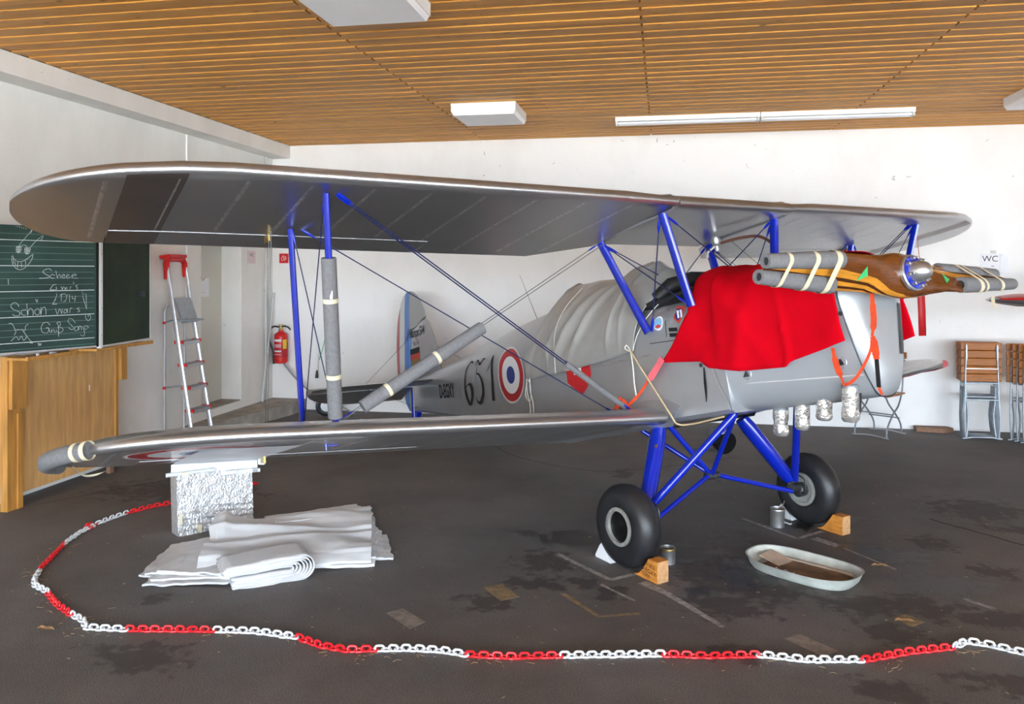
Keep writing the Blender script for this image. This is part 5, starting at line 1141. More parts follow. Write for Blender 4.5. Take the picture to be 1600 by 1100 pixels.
# ================================================================== THINGS ROUND THE BIPLANE
# folded white tarpaulin on the floor
def cloth_stack():
    root = empty('folded_tarpaulin', (-2.35, 5.0, 0), 'folded stack of white tarpaulin lying on the dark floor', 'tarpaulin')
    def layer(corners, z0, z1, name, seed, nu=44, nv=26, edge=.010, sag=None, th=.008, wr=.010):
        """bilinear sheet between four corners (x, y, z extra) with soft wrinkles and a rolled-down rim"""
        rows = []
        for i in range(nu+1):
            u = i/nu; row = []
            for j in range(nv+1):
                v = j/nv; a, b, c, d = (Vector(k) for k in corners)
                p = a*(1-u)*(1-v)+b*u*(1-v)+c*u*v+d*(1-u)*v
                e = min(u, 1-u, v, 1-v)*2
                z = p.z+wr*fbm(u*5+seed, v*4+seed*2)+wr*.8*abs(noise.noise(Vector((u*3+v*9, seed, v*2))))
                p += Vector((.018*noise.noise(Vector((u*6, v*6, seed))), .018*noise.noise(Vector((u*6, v*6, seed+9))), 0))*(1 if e < .1 else .3)
                z += (sag(u, v) if sag else 0); z = max(z, th+.001); row.append((p.x, p.y, z))
            rows.append(row)
        top = rows; n0 = [[(x, y, max(0.001, z-th)) for x, y, z in r] for r in rows]
        mb = MB(); mb.grid(top); mb.grid(n0)
        rim = [r for r in top[0]]+[r[-1] for r in top[1:]]+[r for r in reversed(top[-1][:-1])]+[r[0] for r in reversed(top[1:-1])]
        rimb = [r for r in n0[0]]+[r[-1] for r in n0[1:]]+[r for r in reversed(n0[-1][:-1])]+[r[0] for r in reversed(n0[1:-1])]
        mb.loft([rim, rimb], cap=False)
        return wpart(name, mb, M['tarpwhite'], root, ang=50, weld=.0004)
    # flat left tail: stacked leaves with stepped ends
    for k in range(4):
        s = .045*k; layer([(-3.03+s, 4.335-s*.2, .018+.014*k), (-2.40, 4.34-.01*k, .022+.018*k), (-2.45, 5.15, .04+.02*k), (-3.15+s*1.3, 4.86, .018+.014*k)], 0, 0, 'fold_layer', 3+k, th=.011, wr=.006)
    layer([(-2.925, 4.215, .012), (-2.44, 4.30, .030), (-2.42, 4.75, .07), (-2.97, 4.62, .03)], 0, 0, 'fold_layer', 11, th=.012, wr=.006)
    layer([(-2.90, 4.255, .030), (-2.42, 4.33, .055), (-2.42, 4.75, .09), (-2.95, 4.62, .05)], 0, 0, 'fold_layer', 12, th=.012, wr=.006)
    # right tail
    for k in range(3):
        s = .04*k; layer([(-2.2, 4.70, .03+.03*k), (-1.655-s, 4.89-s*1.2, .012+.018*k), (-1.83-s*.8, 5.27, .03+.022*k), (-2.25, 5.3, .05+.03*k)], 0, 0, 'fold_layer', 21+k, th=.012, wr=.007)
    layer([(-2.60, 5.15, .11), (-2.0, 5.42, .10), (-2.19, 5.66, .105), (-2.72, 5.28, .10)], 0, 0, 'fold_layer', 31, th=.012, wr=.007)
    layer([(-2.55, 5.1, .125), (-1.98, 5.38, .125), (-2.06, 5.58, .125), (-2.62, 5.25, .11)], 0, 0, 'fold_layer', 33, th=.012, wr=.007)
    # body of the stack
    for k in range(3):
        layer([(-2.60+.02*k, 4.44, .035+.025*k), (-1.78-.03*k, 4.78, .02+.02*k), (-1.95, 5.38, .05+.025*k), (-2.80+.02*k, 5.0, .05+.03*k)], 0, 0, 'fold_layer', 51+k, th=.02, wr=.006)
    # folded bundle in front: plies doubled back round the right-hand end
    c0, c1 = Vector((-2.43, 4.275, 0)), Vector((-2.05, 4.565, 0)); ax = (c1-c0).normalized(); sd = Vector((-ax.y, ax.x, 0)); LN = (c1-c0).length
    for k in range(7):
        h = .068-.0092*k; zc = .072; prof = [(-.01-.012*(k % 3), zc+h*.72), (LN*.3, zc+h*.9), (LN*.6, zc+h)]
        prof += [(LN*.86-.010*k+h*1.05*math.cos(a), zc+h*math.sin(a)) for a in [math.pi/2-math.pi*q/12 for q in range(13)]]+[(LN*.6, max(.004+.0012*k, zc-h)), (LN*.3, max(.004+.0012*k, zc-h*1.0)), (.02+.015*(k % 2), max(.004+.0012*k, zc-h*.95))]
        fine = catmull([(a, 0, b) for a, b in prof], 3); rows = []
        for j in range(8):
            q = j/7; dep = -.055+.010*noise.noise(Vector((k*3.1, 5, 0)))+.26*q
            rows.append([c0+ax*(p.x+.006*noise.noise(Vector((p.x*9, q*4, k))))+sd*(dep+.012*noise.noise(Vector((p.x*7, p.z*12, k*2.3)))*(1-q))+Vector((0, 0, max(.002, p.z+.005*noise.noise(Vector((p.x*12, q*5, k*1.7)))))) for p in fine])
        so2 = wpart('rolled_fold', MB().grid(rows), M['tarpwhite'], root, ang=50); md_ = so2.modifiers.new('ply', 'SOLIDIFY'); md_.thickness = .0065; md_.offset = 0
    # big top sheet with raised folds
    def sag(u, v):
        z = .055*ridge(u-.07-.05*(1-v), .07)*max(0, (v-.45)/.55)+.022*ridge(v-.72+.12*u, .05)+.016*ridge(v-.40-.10*u, .05)-.016*ridge(v-.56-.02*u, .06)
        z -= .06*max(0, 1-v/.13)**1.3*(1 if u < .35 else .55); z += .012*math.sin(7*u+9*v)*(v > .1)
        return z
    layer([(-2.66, 4.335, .105), (-1.745, 4.74, .075), (-2.0, 5.46, .125), (-2.93, 5.0, .150)], 0, 0, 'top_sheet', 41, nu=80, nv=60, sag=sag, th=.014, wr=.008)
    layer([(-2.62, 4.40, .085), (-1.73, 4.76, .045), (-1.97, 5.42, .10), (-2.82, 5.0, .11)], 0, 0, 'fold_layer', 45, nu=50, nv=30, sag=lambda u, v: -.03*max(0, 1-v/.12), th=.018, wr=.008)
    for x, y, z in ((-2.76, 4.33, .055), (-2.68, 4.40, .075)):
        wpart('eyelet', MB().lathe([(.011, 0), (.014, .004), (.008, .005)], (x, y, z), (0, 0, 1), 12, cap=False), M['galv'], root)
    return root
cloth_stack()

# plastic barrier chain: every link
def link_mesh(m):
    L, Rr, wr = .0215, .0130, .0056; pts = []
    st = L-Rr
    for k in range(9): a = -math.pi/2+math.pi*k/8; pts.append((st+Rr*math.cos(a), Rr*math.sin(a), 0))
    for k in range(9): a = math.pi/2+math.pi*k/8; pts.append((-st+Rr*math.cos(a), Rr*math.sin(a), 0))
    mb = MB(); rings = []; n = len(pts)
    for i in range(n):
        p = Vector(pts[i]); t = (Vector(pts[(i+1) % n])-Vector(pts[i-1])).normalized(); b = t.cross(Vector((0, 0, 1)))
        rings.append([p+b*wr*math.cos(2*math.pi*k/6)+Vector((0, 0, wr*math.sin(2*math.pi*k/6))) for k in range(6)])
    rings.append(rings[0]); mb.loft(rings, cap=False)
    return mb.mesh('chain_link', m)
LM = {'r': link_mesh(M['chainred']), 'w': link_mesh(M['chainwhite'])}
chain = empty('barrier_chain', (-1.0, 3.75, 0), 'red and white plastic barrier chain lying across the floor', 'chain')
path = []
for c, ps_ in CHAIN:
    for a, b in ps_: path.append((Vector((a, b, 0)), c))
dense = []
for (a, ca), (b, cb) in zip(path, path[1:]):
    n = max(1, int((b-a).length/.004))
    for k in range(n): dense.append((a.lerp(b, k/n), ca if k/n < .5 else cb))
acc = 0; nl = 0; last = dense[0][0]; LP = .0316
for i in range(1, len(dense)):
    acc += (dense[i][0]-dense[i-1][0]).length
    if acc >= LP and nl < 300:
        acc -= LP; p, c = dense[i]; t = (dense[min(i+3, len(dense)-1)][0]-dense[max(i-4, 0)][0]); an = math.atan2(t.y, t.x)
        flat = nl % 2 == 0; o = link('chain_link', LM[c], chain)
        jit = random.uniform(-.25, .25)
        o.location = (p.x+1.0, p.y-3.75, .0085 if flat else .0150); o.rotation_euler = (jit*.5+(.12 if flat else math.radians(80)+jit*.7), 0, an+jit*.6); nl += 1

# wheel chocks, tins, drip tray
nose_dir = Vector((math.cos(PSI), math.sin(PSI), 0)); side_dir = Vector((-nose_dir.y, nose_dir.x, 0))
def chock(tipp, label, text=None):
    r = empty('wheel_chock', tipp, label, 'wheel chock', 'orange wooden wheel chocks', rz=PSI); ln, h, w = .20, .125, .085
    prof = [(0, .004)]+[(ln*.62*t, .004+(h-.004)*(1-math.cos(t*math.pi/2))**1.0*1.0) for t in steps(.15, 1, 8)]+[(ln, h), (ln, 0), (0, 0)]
    mb = MB(); mb.prism([(x, -w/2, z) for x, z in prof], (0, w, 0)); part('block', mb, M['chockwood'], r, smooth=False)
    part('end_grain', MB().box((ln+.0008, 0, h/2), (.0015, w-.002, h-.002)), M['endgrain'], r, smooth=False)
    if text:
        for t, sz, x0, z0, m in text: part('lettering', text_mb(t, sz, lambda x, y: Vector((x0+x, -w/2-.0012, z0+y-.12*x))), M[m], r, recalc=False)
    return r
cN, cF = W(mir(AX, -1)), W(mir(AX, 1))
def ground_front(c, d): p = Vector((c.x, c.y, 0))+nose_dir*d; return p
chock(ground_front(cN, .115), 'orange wooden chock with black lettering before the near wheel', (('LINKS', .034, .090, .085, 'ink'), ('D-EGXY', .036, .060, .052, 'ink'), ('KONI', .030, .065, .024, 'brownhose')))
chock(ground_front(cF, .115), 'orange wooden chock with a split before the far wheel')
def white_chock(p, label):
    r = empty('white_chock', p, label, 'wheel chock', 'white rear wheel chocks', rz=PSI+math.pi); w = .12
    mb = MB(); mb.prism([(-.01, -w/2, 0), (.14, -w/2, 0), (.145, -w/2, .012), (.10, -w/2, .085), (.07, -w/2, .115), (.04, -w/2, .06)], (0, w, 0)); part('wedge', mb, M['paper'], r, smooth=False)
    part('tape_fold', MB().box((.09, -w/2-.001, .045), (.05, .002, .05)), M['white'], r, smooth=False); return r
white_chock(ground_front(cN, -.10), 'white wedge chock behind the near wheel'); white_chock(ground_front(cF, -.10), 'white wedge chock behind the far wheel')
def tin(p, r, h, label, brush=False):
    o = empty('metal_tin', p, label, 'tin', 'open metal tins by the wheels')
    part('can', MB().lathe([(.001, .004), (r*.98, .004), (r, 0), (r, h), (r*1.03, h+.002), (r*.96, h+.002), (r*.95, h-.004), (r*.95, .01), (.001, .01)], n=28, cap=False), M['steel'], o)
    part('rim_seam', MB().lathe([(r*1.02, h-.012), (r*1.035, h-.006), (r*1.02, h)], n=28, cap=False), M['brass' if not brush else 'steel'], o)
    part('contents', MB().lathe([(r*.94, h*.8), (.001, h*.8)], n=20, cap=False), M['card'], o)
    if brush: part('stirring_stick', MB().tube([(.0, 0, .02), (.05, .02, h+.05)], .004, 6), M['brownhose'], o); part('handle', MB().tube([(r, 0, .03), (r+.035, -.01, .02), (r+.045, -.01, .028)], .006, 6), M['alu'], o)
    return o
tin(Vector((.03, 5.15, 0)), .045, .095, 'small metal tin behind the near wheel chock'); tin(Vector((.795, 6.035, 0)), .050, .125, 'shiny metal tin with a stick beside the far wheel', True)
def tray():
    c = Vector((.82, 5.11, 0)); r = empty('drip_tray', c, 'grimy white plastic drip tray lying under the nose', 'tray', rz=math.radians(-36)); n = 56
    def ring(a, b, z, p):
        R = []
        for k in range(n):
            t = 2*math.pi*k/n; cc, ss = math.cos(t), math.sin(t); R.append(Vector((a*math.copysign(abs(cc)**(2/p), cc), b*math.copysign(abs(ss)**(2/p), ss), z+.010*cc*cc*(z > .03))))
        return R
    mb = MB(); mb.loft([ring(.295, .168, .002, 3), ring(.315, .185, .025, 2.9), ring(.335, .200, .062, 2.8), ring(.341, .206, .066, 2.8), ring(.330, .196, .064, 2.8), ring(.308, .180, .026, 2.9), ring(.288, .162, .009, 3)]); part('tub', mb, M['tray'], r)
    cd = MB(); cd.grid([[(-.23+.48*i/12, -.145+.27*j/6, .016+.006*fbm(i*.6, j*.7)) for j in range(7)] for i in range(13)]); part('cardboard', cd, M['card'], r, recalc=False)
    part('card_edge', MB().box((-.20, .05, .030), (.15, .15, .006), Matrix.Rotation(.25, 3, 'Y')), M['cardedge'], r, smooth=False)
    part('card_edge', MB().box((.03, .130, .024), (.42, .012, .008), Matrix.Rotation(.05, 3, 'Z')), M['cardedge'], r, smooth=False)
    part('paper_scrap', MB().grid([[(-.12+.02*i, -.12+.012*j, .028+.006*math.sin(i*2+j)) for j in range(3)] for i in range(7)]), M['paper'], r, recalc=False)
    return r
tray()

# ------------------------------------------------------------------ blackboard, plywood panel, chalk ledge
BP = Vector((-4.5, 5.915, 0)); BA = math.radians(21.55); BL = Vector((-math.sin(BA), -math.cos(BA), 0)); BN = Vector((math.cos(BA), -math.sin(BA), 0))
bb = empty('blackboard', (-4.56, 5.90, 1.17), 'green school blackboard with chalk writing and a folded side wing', 'blackboard')
def B(a, z, off=0.0): return BP+BL*a+BN*off+Vector((0, 0, z))
BZ0, BZ1, BWD = 1.20, 2.145, .93
mb = MB(); mb.prism([B(.012, BZ0), B(BWD, BZ0), B(BWD, BZ1), B(.012, BZ1)], -BN*.025); wpart('writing_panel', mb, M['chalkboard'], bb, smooth=False)
mb = MB()
for a0, a1, z0, z1 in ((-.004, .014, BZ0-.01, BZ1+.01),): mb.prism([B(a0, z0, .004), B(a1, z0, .004), B(a1, z1, .004), B(a0, z1, .004)], -BN*.032)
wpart('panel_frame', mb, M['blackgloss'], bb, smooth=False)
mb = MB().prism([B(.0, BZ0-.012, .003), B(BWD, BZ0-.012, .003), B(BWD, BZ0, .003), B(.0, BZ0, .003)], -BN*.03); wpart('panel_frame', mb, M['alu'], bb, smooth=False)
for k in range(20):
    z = 2.082-.048*k
    if z < 1.215: break
    bright = (k-1) % 4 == 0
    w = .0048 if bright else .0024
    wpart('ruled_line', MB().add([B(.03, z-w/2, .0012), B(BWD, z-w/2, .0012), B(BWD, z+w/2, .0012), B(.03, z+w/2, .0012)], [(0, 1, 2, 3)]), M['rule2' if bright else 'rule'], bb, recalc=False, smooth=False)
for k, stroke in enumerate(CHALK):
    pts = [B(a, z, .0022) for a, z in stroke]
    if len(pts) > 3: pts = catmull(pts, 4)
    wpart('chalk_stroke', MB().ribbon(pts, .0030, BN), M['chalk'], bb, recalc=False)
A2 = math.radians(-6.85); SL = Vector((math.sin(A2), math.cos(A2), 0)); SN = Vector((math.cos(A2), -math.sin(A2), 0)); SP = BP+SL*.03+SN*.0
def S2(a, z, off=0.0): return SP+SL*a+SN*off+Vector((0, 0, z))
mb = MB().prism([S2(.03, 1.195), S2(.80, 1.195), S2(.80, 2.145), S2(.03, 2.145)], -SN*.02); wpart('side_wing', mb, M['chalkboard2'], bb, 'bare dark green side wing', smooth=False)
mb = MB().prism([S2(-.005, 1.175, .006), S2(.03, 1.175, .006), S2(.03, 2.16, .006), S2(-.005, 2.16, .006)], -SN*.03); wpart('white_edge_rail', mb, M['white'], bb, smooth=False)
for z0, z1 in ((1.180, 1.195),): wpart('wing_frame', MB().prism([S2(.03, z0, .004), S2(.815, z0, .004), S2(.815, z1, .004), S2(.03, z1, .004)], -SN*.03), M['greypvc'], bb, smooth=False)
wpart('wing_frame', MB().prism([S2(.80, 1.18, .004), S2(.815, 1.18, .004), S2(.815, 2.15, .004), S2(.80, 2.15, .004)], -SN*.03), M['greypvc'], bb, smooth=False)
for z in (1.28, 1.50, 1.72, 1.94): wpart('rail_screw', MB().lathe([(.004, 0), (.003, .002), (.001, .002)], S2(.013, z, .006), SN, 8, cap=False), M['darksteel'], bb)
wpart('wall_bracket', MB().box((-4.83, 6.0, 1.6), (.42, .05, .05)), M['darksteel'], bb, smooth=False)
wpart('wall_bracket', MB().box((-4.78, 6.55, 1.6), (.50, .05, .05)), M['darksteel'], bb, smooth=False)
pp = empty('plywood_board', (-4.87, 5.95, 0), 'big varnished plywood panel in a pine frame below the blackboard', 'wood panel')
wpart('plywood_sheet', MB().box((-4.855, 6.03, .61), (.022, 1.12, 1.02)), M['ply'], pp, smooth=False)
wpart('backing_board', MB().box((-4.95, 6.0, .60), (.17, 1.1, .9)), M['ply'], pp, smooth=False)
wpart('post', MB().box((-4.845, 5.40, .58), (.06, .135, 1.16)), M['pine'], pp, smooth=False)
wpart('post', MB().box((-4.82, 5.45, .36), (.03, .05, .72)), M['pine'], pp, smooth=False)
wpart('post_block', MB().box((-4.81, 5.42, .955), (.05, .15, .38)), M['pine'], pp, smooth=False)
wpart('side_batten', MB().box((-4.845, 6.605, .62), (.03, .035, 1.0)), M['pine'], pp, smooth=False)
wpart('post_block', MB().box((-4.83, 6.665, .975), (.06, .075, .31)), M['pine'], pp, smooth=False)
wpart('foot_block', MB().box((-4.86, 6.55, .04), (.04, .05, .08)), M['brown'], pp, smooth=False)
wpart('sheet_slot', MB().box((-4.843, 6.26, .80), (.002, .012, .05)), M['paper'], pp, smooth=False)
cl = empty('chalk_ledge', (-4.74, 6.1, 1.12), 'long wooden chalk ledge under the blackboard', 'shelf')
wpart('ledge_board', MB().box((-4.74, 6.08, 1.145), (.19, 1.52, .018)), M['pine'], cl, smooth=False)
wpart('ledge_lip', MB().box((-4.64, 6.08, 1.148), (.018, 1.52, .030)), M['pine'], cl, smooth=False)
wpart('support_block', MB().prism([(-4.72, 5.86, 1.158), (-4.47, 5.86, 1.158), (-4.47, 6.10, 1.158), (-4.72, 6.10, 1.158)], (0, 0, .017)), M['pine'], cl, smooth=False)
for k, (y_, m, s, lab) in enumerate(((5.50, 'paper', (.02, .02, .02), 'white chalk lump at the left end of the ledge'), (5.66, 'paper', (.018, .07, .014), 'white chalk stick lying on the ledge'), (6.33, 'skyblue', (.03, .08, .018), 'blue chalk eraser on the ledge'), (6.45, 'paper', (.05, .10, .022), 'white cloth eraser on the ledge'), (6.56, 'paper', (.016, .07, .014), 'white chalk stick at the right end of the ledge'))):
    mb = MB(); mb.loft([[Vector((-4.70+s[0]/2*q*math.cos(a), y_+t, 1.1545+s[2]/2+s[2]/2*q*math.sin(a))) for a in [2*math.pi*j/10 for j in range(10)]] for t, q in ((-s[1]/2, .7), (-s[1]/2+.004, 1), (s[1]/2-.004, 1), (s[1]/2, .7))])
    single('chalk_piece', mb, M[m], lab, 'chalk', 'chalk and erasers on the ledge')

# ------------------------------------------------------------------ step ladder
ld = empty('step_ladder', (-4.78, 7.70, 0), 'aluminium step ladder with a red top standing by the left wall', 'ladder')
LY0, LY1 = 7.51, 7.87
def front_x(z): return -4.63-.17*z
for yv, y2 in ((LY0, 0), (LY1, 0)):
    wpart('front_rail', MB().tube([(front_x(.0), yv, .01), (front_x(1.86), yv+(.02 if yv == LY0 else -.02), 1.86)], .017, 10, ref=(1, 0, 0), asp=1.5), M['alu'], ld)
    wpart('rear_leg', MB().tube([(-4.965, yv+(.01 if yv == LY0 else -.01), .01), (-4.955, yv+.0, 1.40), (-4.92, yv, 1.47)], .013, 10), M['alu'], ld)
    wpart('rubber_foot', MB().box((front_x(0), yv, .012), (.06, .045, .024)), M['red'], ld, smooth=False); wpart('rubber_foot', MB().box((-4.965, yv, .010), (.045, .04, .02)), M['red'], ld, smooth=False)
for z in (.16, .39, .62, .85, 1.08):
    xx = front_x(z); s = wpart('step', MB().box((xx, (LY0+LY1)/2, z), (.085, LY1-LY0-.03, .026)), M['galv'], ld, smooth=False)
    for yv in (LY0, LY1): wpart('step_cap', MB().box((xx+.002, yv+(.022 if yv == LY0 else -.022), z+.002), (.098, .016, .032)), M['red'], ld, smooth=False)
    wpart('step_lip', MB().box((xx+.044, (LY0+LY1)/2, z-.012), (.004, LY1-LY0-.03, .035)), M['alu'], ld, smooth=False)
for z in (.62, 1.28):
    wpart('brace', MB().tube([(-4.96, LY0, z), (front_x(z)-.01, LY0, z+.03)], .007, 6), M['galv'], ld); wpart('brace_cap', MB().lathe([(.016, 0), (.014, .012), (.001, .012)], (-4.955, LY0-.008, z), (0, -1, 0), 10, cap=False), M['red'], ld)
wpart('platform', MB().box((-4.83, (LY0+LY1)/2, 1.40), (.018, LY1-LY0-.08, .26), Matrix.Rotation(-.35, 3, 'Y')), M['galv'], ld, smooth=False)
wpart('platform', MB().box((-4.80, (LY0+LY1)/2, 1.30), (.16, LY1-LY0-.06, .02)), M['galv'], ld, smooth=False)
hx = front_x(1.86)
wpart('red_handle', MB().tube([(hx, LY0+.02, 1.72), (hx-.005, LY0+.02, 1.88), (hx-.01, LY0+.05, 1.925), (hx-.01, LY1-.05, 1.925), (hx-.005, LY1-.02, 1.88), (hx, LY1-.02, 1.74)], [.022, .026, .030, .030, .026, .020], 10, ref=(1, 0, 0), asp=1.3), M['red'], ld, 'red plastic top handle')
wpart('red_handle', MB().box((hx-.03, (LY0+LY1)/2, 1.95), (.12, LY1-LY0-.06, .034), Matrix.Rotation(-.12, 3, 'Y')), M['red'], ld, smooth=False)
wpart('rail_lettering', MB().box((front_x(1.58)+.02, LY1-.02, 1.58), (.004, .02, .20), Matrix.Rotation(-.17, 3, 'Y')), M['greypvc'], ld, smooth=False)

# ------------------------------------------------------------------ fire extinguisher and signs
fe = empty('fire_extinguisher', (-4.875, ROOM_B-.11, .61), 'red fire extinguisher hanging on the back wall by the corner', 'extinguisher')
part('cylinder', MB().lathe([(.07, 0), (.082, .012), (.085, .04), (.085, .34), (.078, .375), (.05, .40), (.03, .415), (.03, .43)], n=28), M['red'], fe)
part('label_band', MB().lathe([(.0862, .08), (.0862, .27)], n=28, cap=False), M['inkred'], fe)
for z, h in ((.285, .028), (.24, .006), (.225, .006), (.21, .006), (.15, .02), (.115, .006)):
    mb = MB(); mb.loft([[Vector((.0868*math.cos(a), .0868*math.sin(a), zz)) for a in [math.radians(d) for d in range(-135, -55, 8)]] for zz in (z, z+h)], False, False); part('label_text', mb, M['paper'], fe, recalc=False)
mb = MB(); mb.loft([[Vector((.0868*math.cos(a), .0868*math.sin(a), zz)) for a in [math.radians(d) for d in range(-48, -10, 6)]] for zz in (.19, .31)], False, False); part('yellow_label', mb, M['yellow'], fe, recalc=False)
part('valve', MB().lathe([(.022, .43), (.026, .445), (.026, .47), (.012, .475), (.012, .49), (.03, .495), (.03, .503), (.001, .505)], n=20), M['brass'], fe)
part('lever', MB().tube([(.0, 0, .47), (.06, -.02, .485), (.12, -.03, .465), (.145, -.03, .435)], .010, 8), M['black'], fe)
part('hose', MB().tube(catmull([(-.02, 0, .465), (-.09, -.02, .475), (-.145, -.02, .42), (-.15, -.02, .30), (-.11, -.02, .18), (-.09, -.02, .08), (-.09, -.02, .0)], 6), .011, 8), M['black'], fe)
part('nozzle', MB().lathe([(.014, 0), (.018, .10), (.012, .14)], (-.09, -.02, -.01), n=12), M['black'], fe)
part('wall_hook', MB().box((0, .09, .36), (.06, .04, .05)), M['darksteel'], fe, smooth=False)
gh = MB().tube(catmull([(-4.83, 9.90, .60), (-4.62, 9.86, .40), (-4.40, 9.80, .26), (-4.1, 9.75, .16), (-3.8, 9.72, .02)], 6), .013, 8); single('grey_hose', gh, M['galv'], 'grey hose trailing from below the extinguisher along the wall', 'hose')
fsn = empty('fire_sign', (-4.885, ROOM_B-.005, 1.93), 'square red fire extinguisher pictogram sign on the back wall', 'sign')
part('sign_plate', MB().box((0, -.004, .040), (.125, .006, .125)), M['red'], fsn, smooth=False)
for pts, w in (([(-.028, .012), (-.028, .055), (-.014, .062), (-.0, .055), (.0, .012), (-.028, .012)], .006), ([(.004, .068), (.030, .062), (.034, .04), (.018, .02), (.012, .01)], .006), ([(.012, .05), (.022, .035), (.010, .03)], .008), ([(-.014, .062), (-.012, .075), (.004, .074)], .006)):
    part('pictogram', MB().ribbon([(x, -.0085, z+.0) for x, z in pts], w, (0, -1, 0)), M['paper'], fsn, recalc=False)
def note(label, origin, ux, nrm, w, h, m, lines, cat='notice', grp=None, extra=None):
    ux, nrm = Vector(ux), Vector(nrm); o = empty('paper_notice', origin, label, cat, grp)
    P = lambda x, z, d: ux*x+nrm*d+Vector((0, 0, z))
    part('sheet', MB().prism([P(-w/2, 0, .001), P(w/2, 0, .001), P(w/2, h, .001), P(-w/2, h, .001)], nrm*.002), M[m], o, smooth=False)
    for t, sz, x, z in lines: part('lettering', text_mb(t, sz, lambda a, b: P(x+a, z+b, .0042), align='CENTER'), M['ink'], o, recalc=False)
    if extra: extra(o, P)
    return o
def wc_extra(o, P):
    part('plastic_sleeve', MB().prism([P(.08, -.03, .004), P(.17, -.03, .004), P(.16, .18, .004), P(.08, .19, .004)], Vector((0, -.001, 0))), M['sheet'], o, smooth=False)
    part('tape_strip', MB().prism([P(-.02, .20, .0045), (P(.04, .20, .0045)), P(.04, .235, .0045), P(-.02, .235, .0045)], Vector((0, -.001, 0))), M['greypvc'], o, smooth=False)
    part('lettering', MB().prism([P(-.008, .055, .0042), P(.02, .055, .0042), P(.02, .062, .0042), P(-.008, .062, .0042)], Vector((0, -.0005, 0))), M['ink'], o, smooth=False)
note('white paper WC notice in a plastic sleeve on the back wall', (3.63, ROOM_B-.002, 1.80), (1, 0, 0), (0, -1, 0), .25, .20, 'paper', (('WC', .095, -.02, .11),), extra=wc_extra)
note('small faded pink WC notice on the left wall near the corner', (-5.05, 9.46, 1.90), (0, 1, 0), (1, 0, 0), .20, .155, 'pinkpaper', (('WC', .06, .0, .085), ('-', .04, 0, .04)))
def brd(o, P):
    part('emblem', MB().prism([P(-.09, .20, .004), P(-.03, .24, .004), P(-.06, .17, .004), P(-.09, .15, .004)], Vector((.0006, 0, 0))), M['flagred'], o, smooth=False)
    part('emblem', MB().prism([P(-.03, .20, .004), P(.05, .23, .004), P(-.02, .185, .004)], Vector((.0006, 0, 0))), M['gold'], o, smooth=False)
note('white door notice with a coloured emblem', (-5.309, 8.80, 1.50), (0, 1, 0), (1, 0, 0), .24, .22, 'paper', (('......', .05, 0, .05),), extra=brd)

# ------------------------------------------------------------------ chairs
def slat_mesh(w, h, t, name):
    mb = MB(); c = .006; mb.loft([[(x*k, y*k2, z) for x, y in ((-w/2, -t/2), (w/2, -t/2), (w/2, t/2), (-w/2, t/2))] for z, k, k2 in ((-h/2, .985, .6), (-h/2+c, 1, 1), (h/2-c, 1, 1), (h/2, .985, .6))]); return mb.mesh(name, M['chairwood'], smooth=False)
SM = slat_mesh(.405, .078, .016, 'slat')
def folded_chair_proto():
    ms = {}
    for s in (-1, 1):
        ms['front_bar', s] = MB().tube(catmull([(s*.165, -.012, .008), (s*.172, -.016, .12), (s*.176, -.018, .25), (s*.170, -.014, .40), (s*.165, -.012, .55), (s*.163, -.014, .72), (s*.155, -.02, .88), (s*.150, -.02, .985)], 4), .0075, 6, ref=(1, 0, 0), asp=1.3).mesh('front_bar', M['galv'])
        ms['rear_bar', s] = MB().tube(catmull([(s*.150, .016, .008), (s*.135, .018, .12), (s*.128, .02, .25), (s*.142, .018, .40), (s*.150, .014, .55)], 4), .0075, 6, ref=(1, 0, 0), asp=1.3).mesh('rear_bar', M['galv'])
        ms['end_plate', s] = MB().box((s*.155, -.028, .93), (.016, .006, .16)).mesh('end_plate', M['galv'], smooth=False)
    ms['foot_bar', 0] = MB().tube(catmull([(-.20, -.012, .006), (-.15, -.012, .010), (-.08, -.012, .020), (.08, -.012, .020), (.15, -.012, .010), (.20, -.012, .006)], 3), .008, 6).mesh('foot_bar', M['galv'])
    ms['cross_bar', 0] = MB().tube([(-.165, -.012, .42), (.165, -.012, .42)], .008, 6).mesh('cross_bar', M['galv'])
    ms['cross_bar', 1] = MB().tube([(-.15, .014, .45), (.15, .014, .45)], .007, 6).mesh('cross_bar', M['galv'])
    ms['cross_bar', 2] = MB().tube([(-.16, -.014, .60), (.16, -.014, .60)], .006, 6).mesh('cross_bar', M['galv'])
    ms['cross_bar', 3] = MB().tube([(-.16, -.026, .755), (.16, -.026, .755)], .005, 6).mesh('cross_bar', M['alu'])
    return ms
CM = folded_chair_proto()
def folded_chair(loc, rz, tilt, label, group):
    r = empty('folding_chair', loc, label, 'chair', group, rz=rz)
    for (nm, _), me in CM.items(): link(nm, me, r)
    for k in range(5):
        o = link('slat', SM, r); o.location = (.006*(k-2)*0, -.002, .655+.084*k); o.rotation_euler = (.10, 0, 0); o.scale = (1-.0*k, 1, 1)
    r.rotation_euler = (tilt, 0, rz)
    return r
names5 = ['front', 'second', 'third', 'fourth', 'rearmost']
for k in range(5): folded_chair((3.365+.006*k, 9.56+.050*k, .0), math.radians(2-1.0*k), math.radians(-1.5), 'folded brown slatted chair, %s of the left stack at the back wall' % names5[k], 'folded chairs, left stack')
for k in range(6): folded_chair((3.985-.034*k, 9.23+.065*k, .0), math.radians(4-.8*k), math.radians(-1.5), 'folded slatted chair, %s from the front in the stack at the picture edge' % ['first', 'second', 'third', 'fourth', 'fifth', 'sixth'][k], 'folded chairs, right stack')
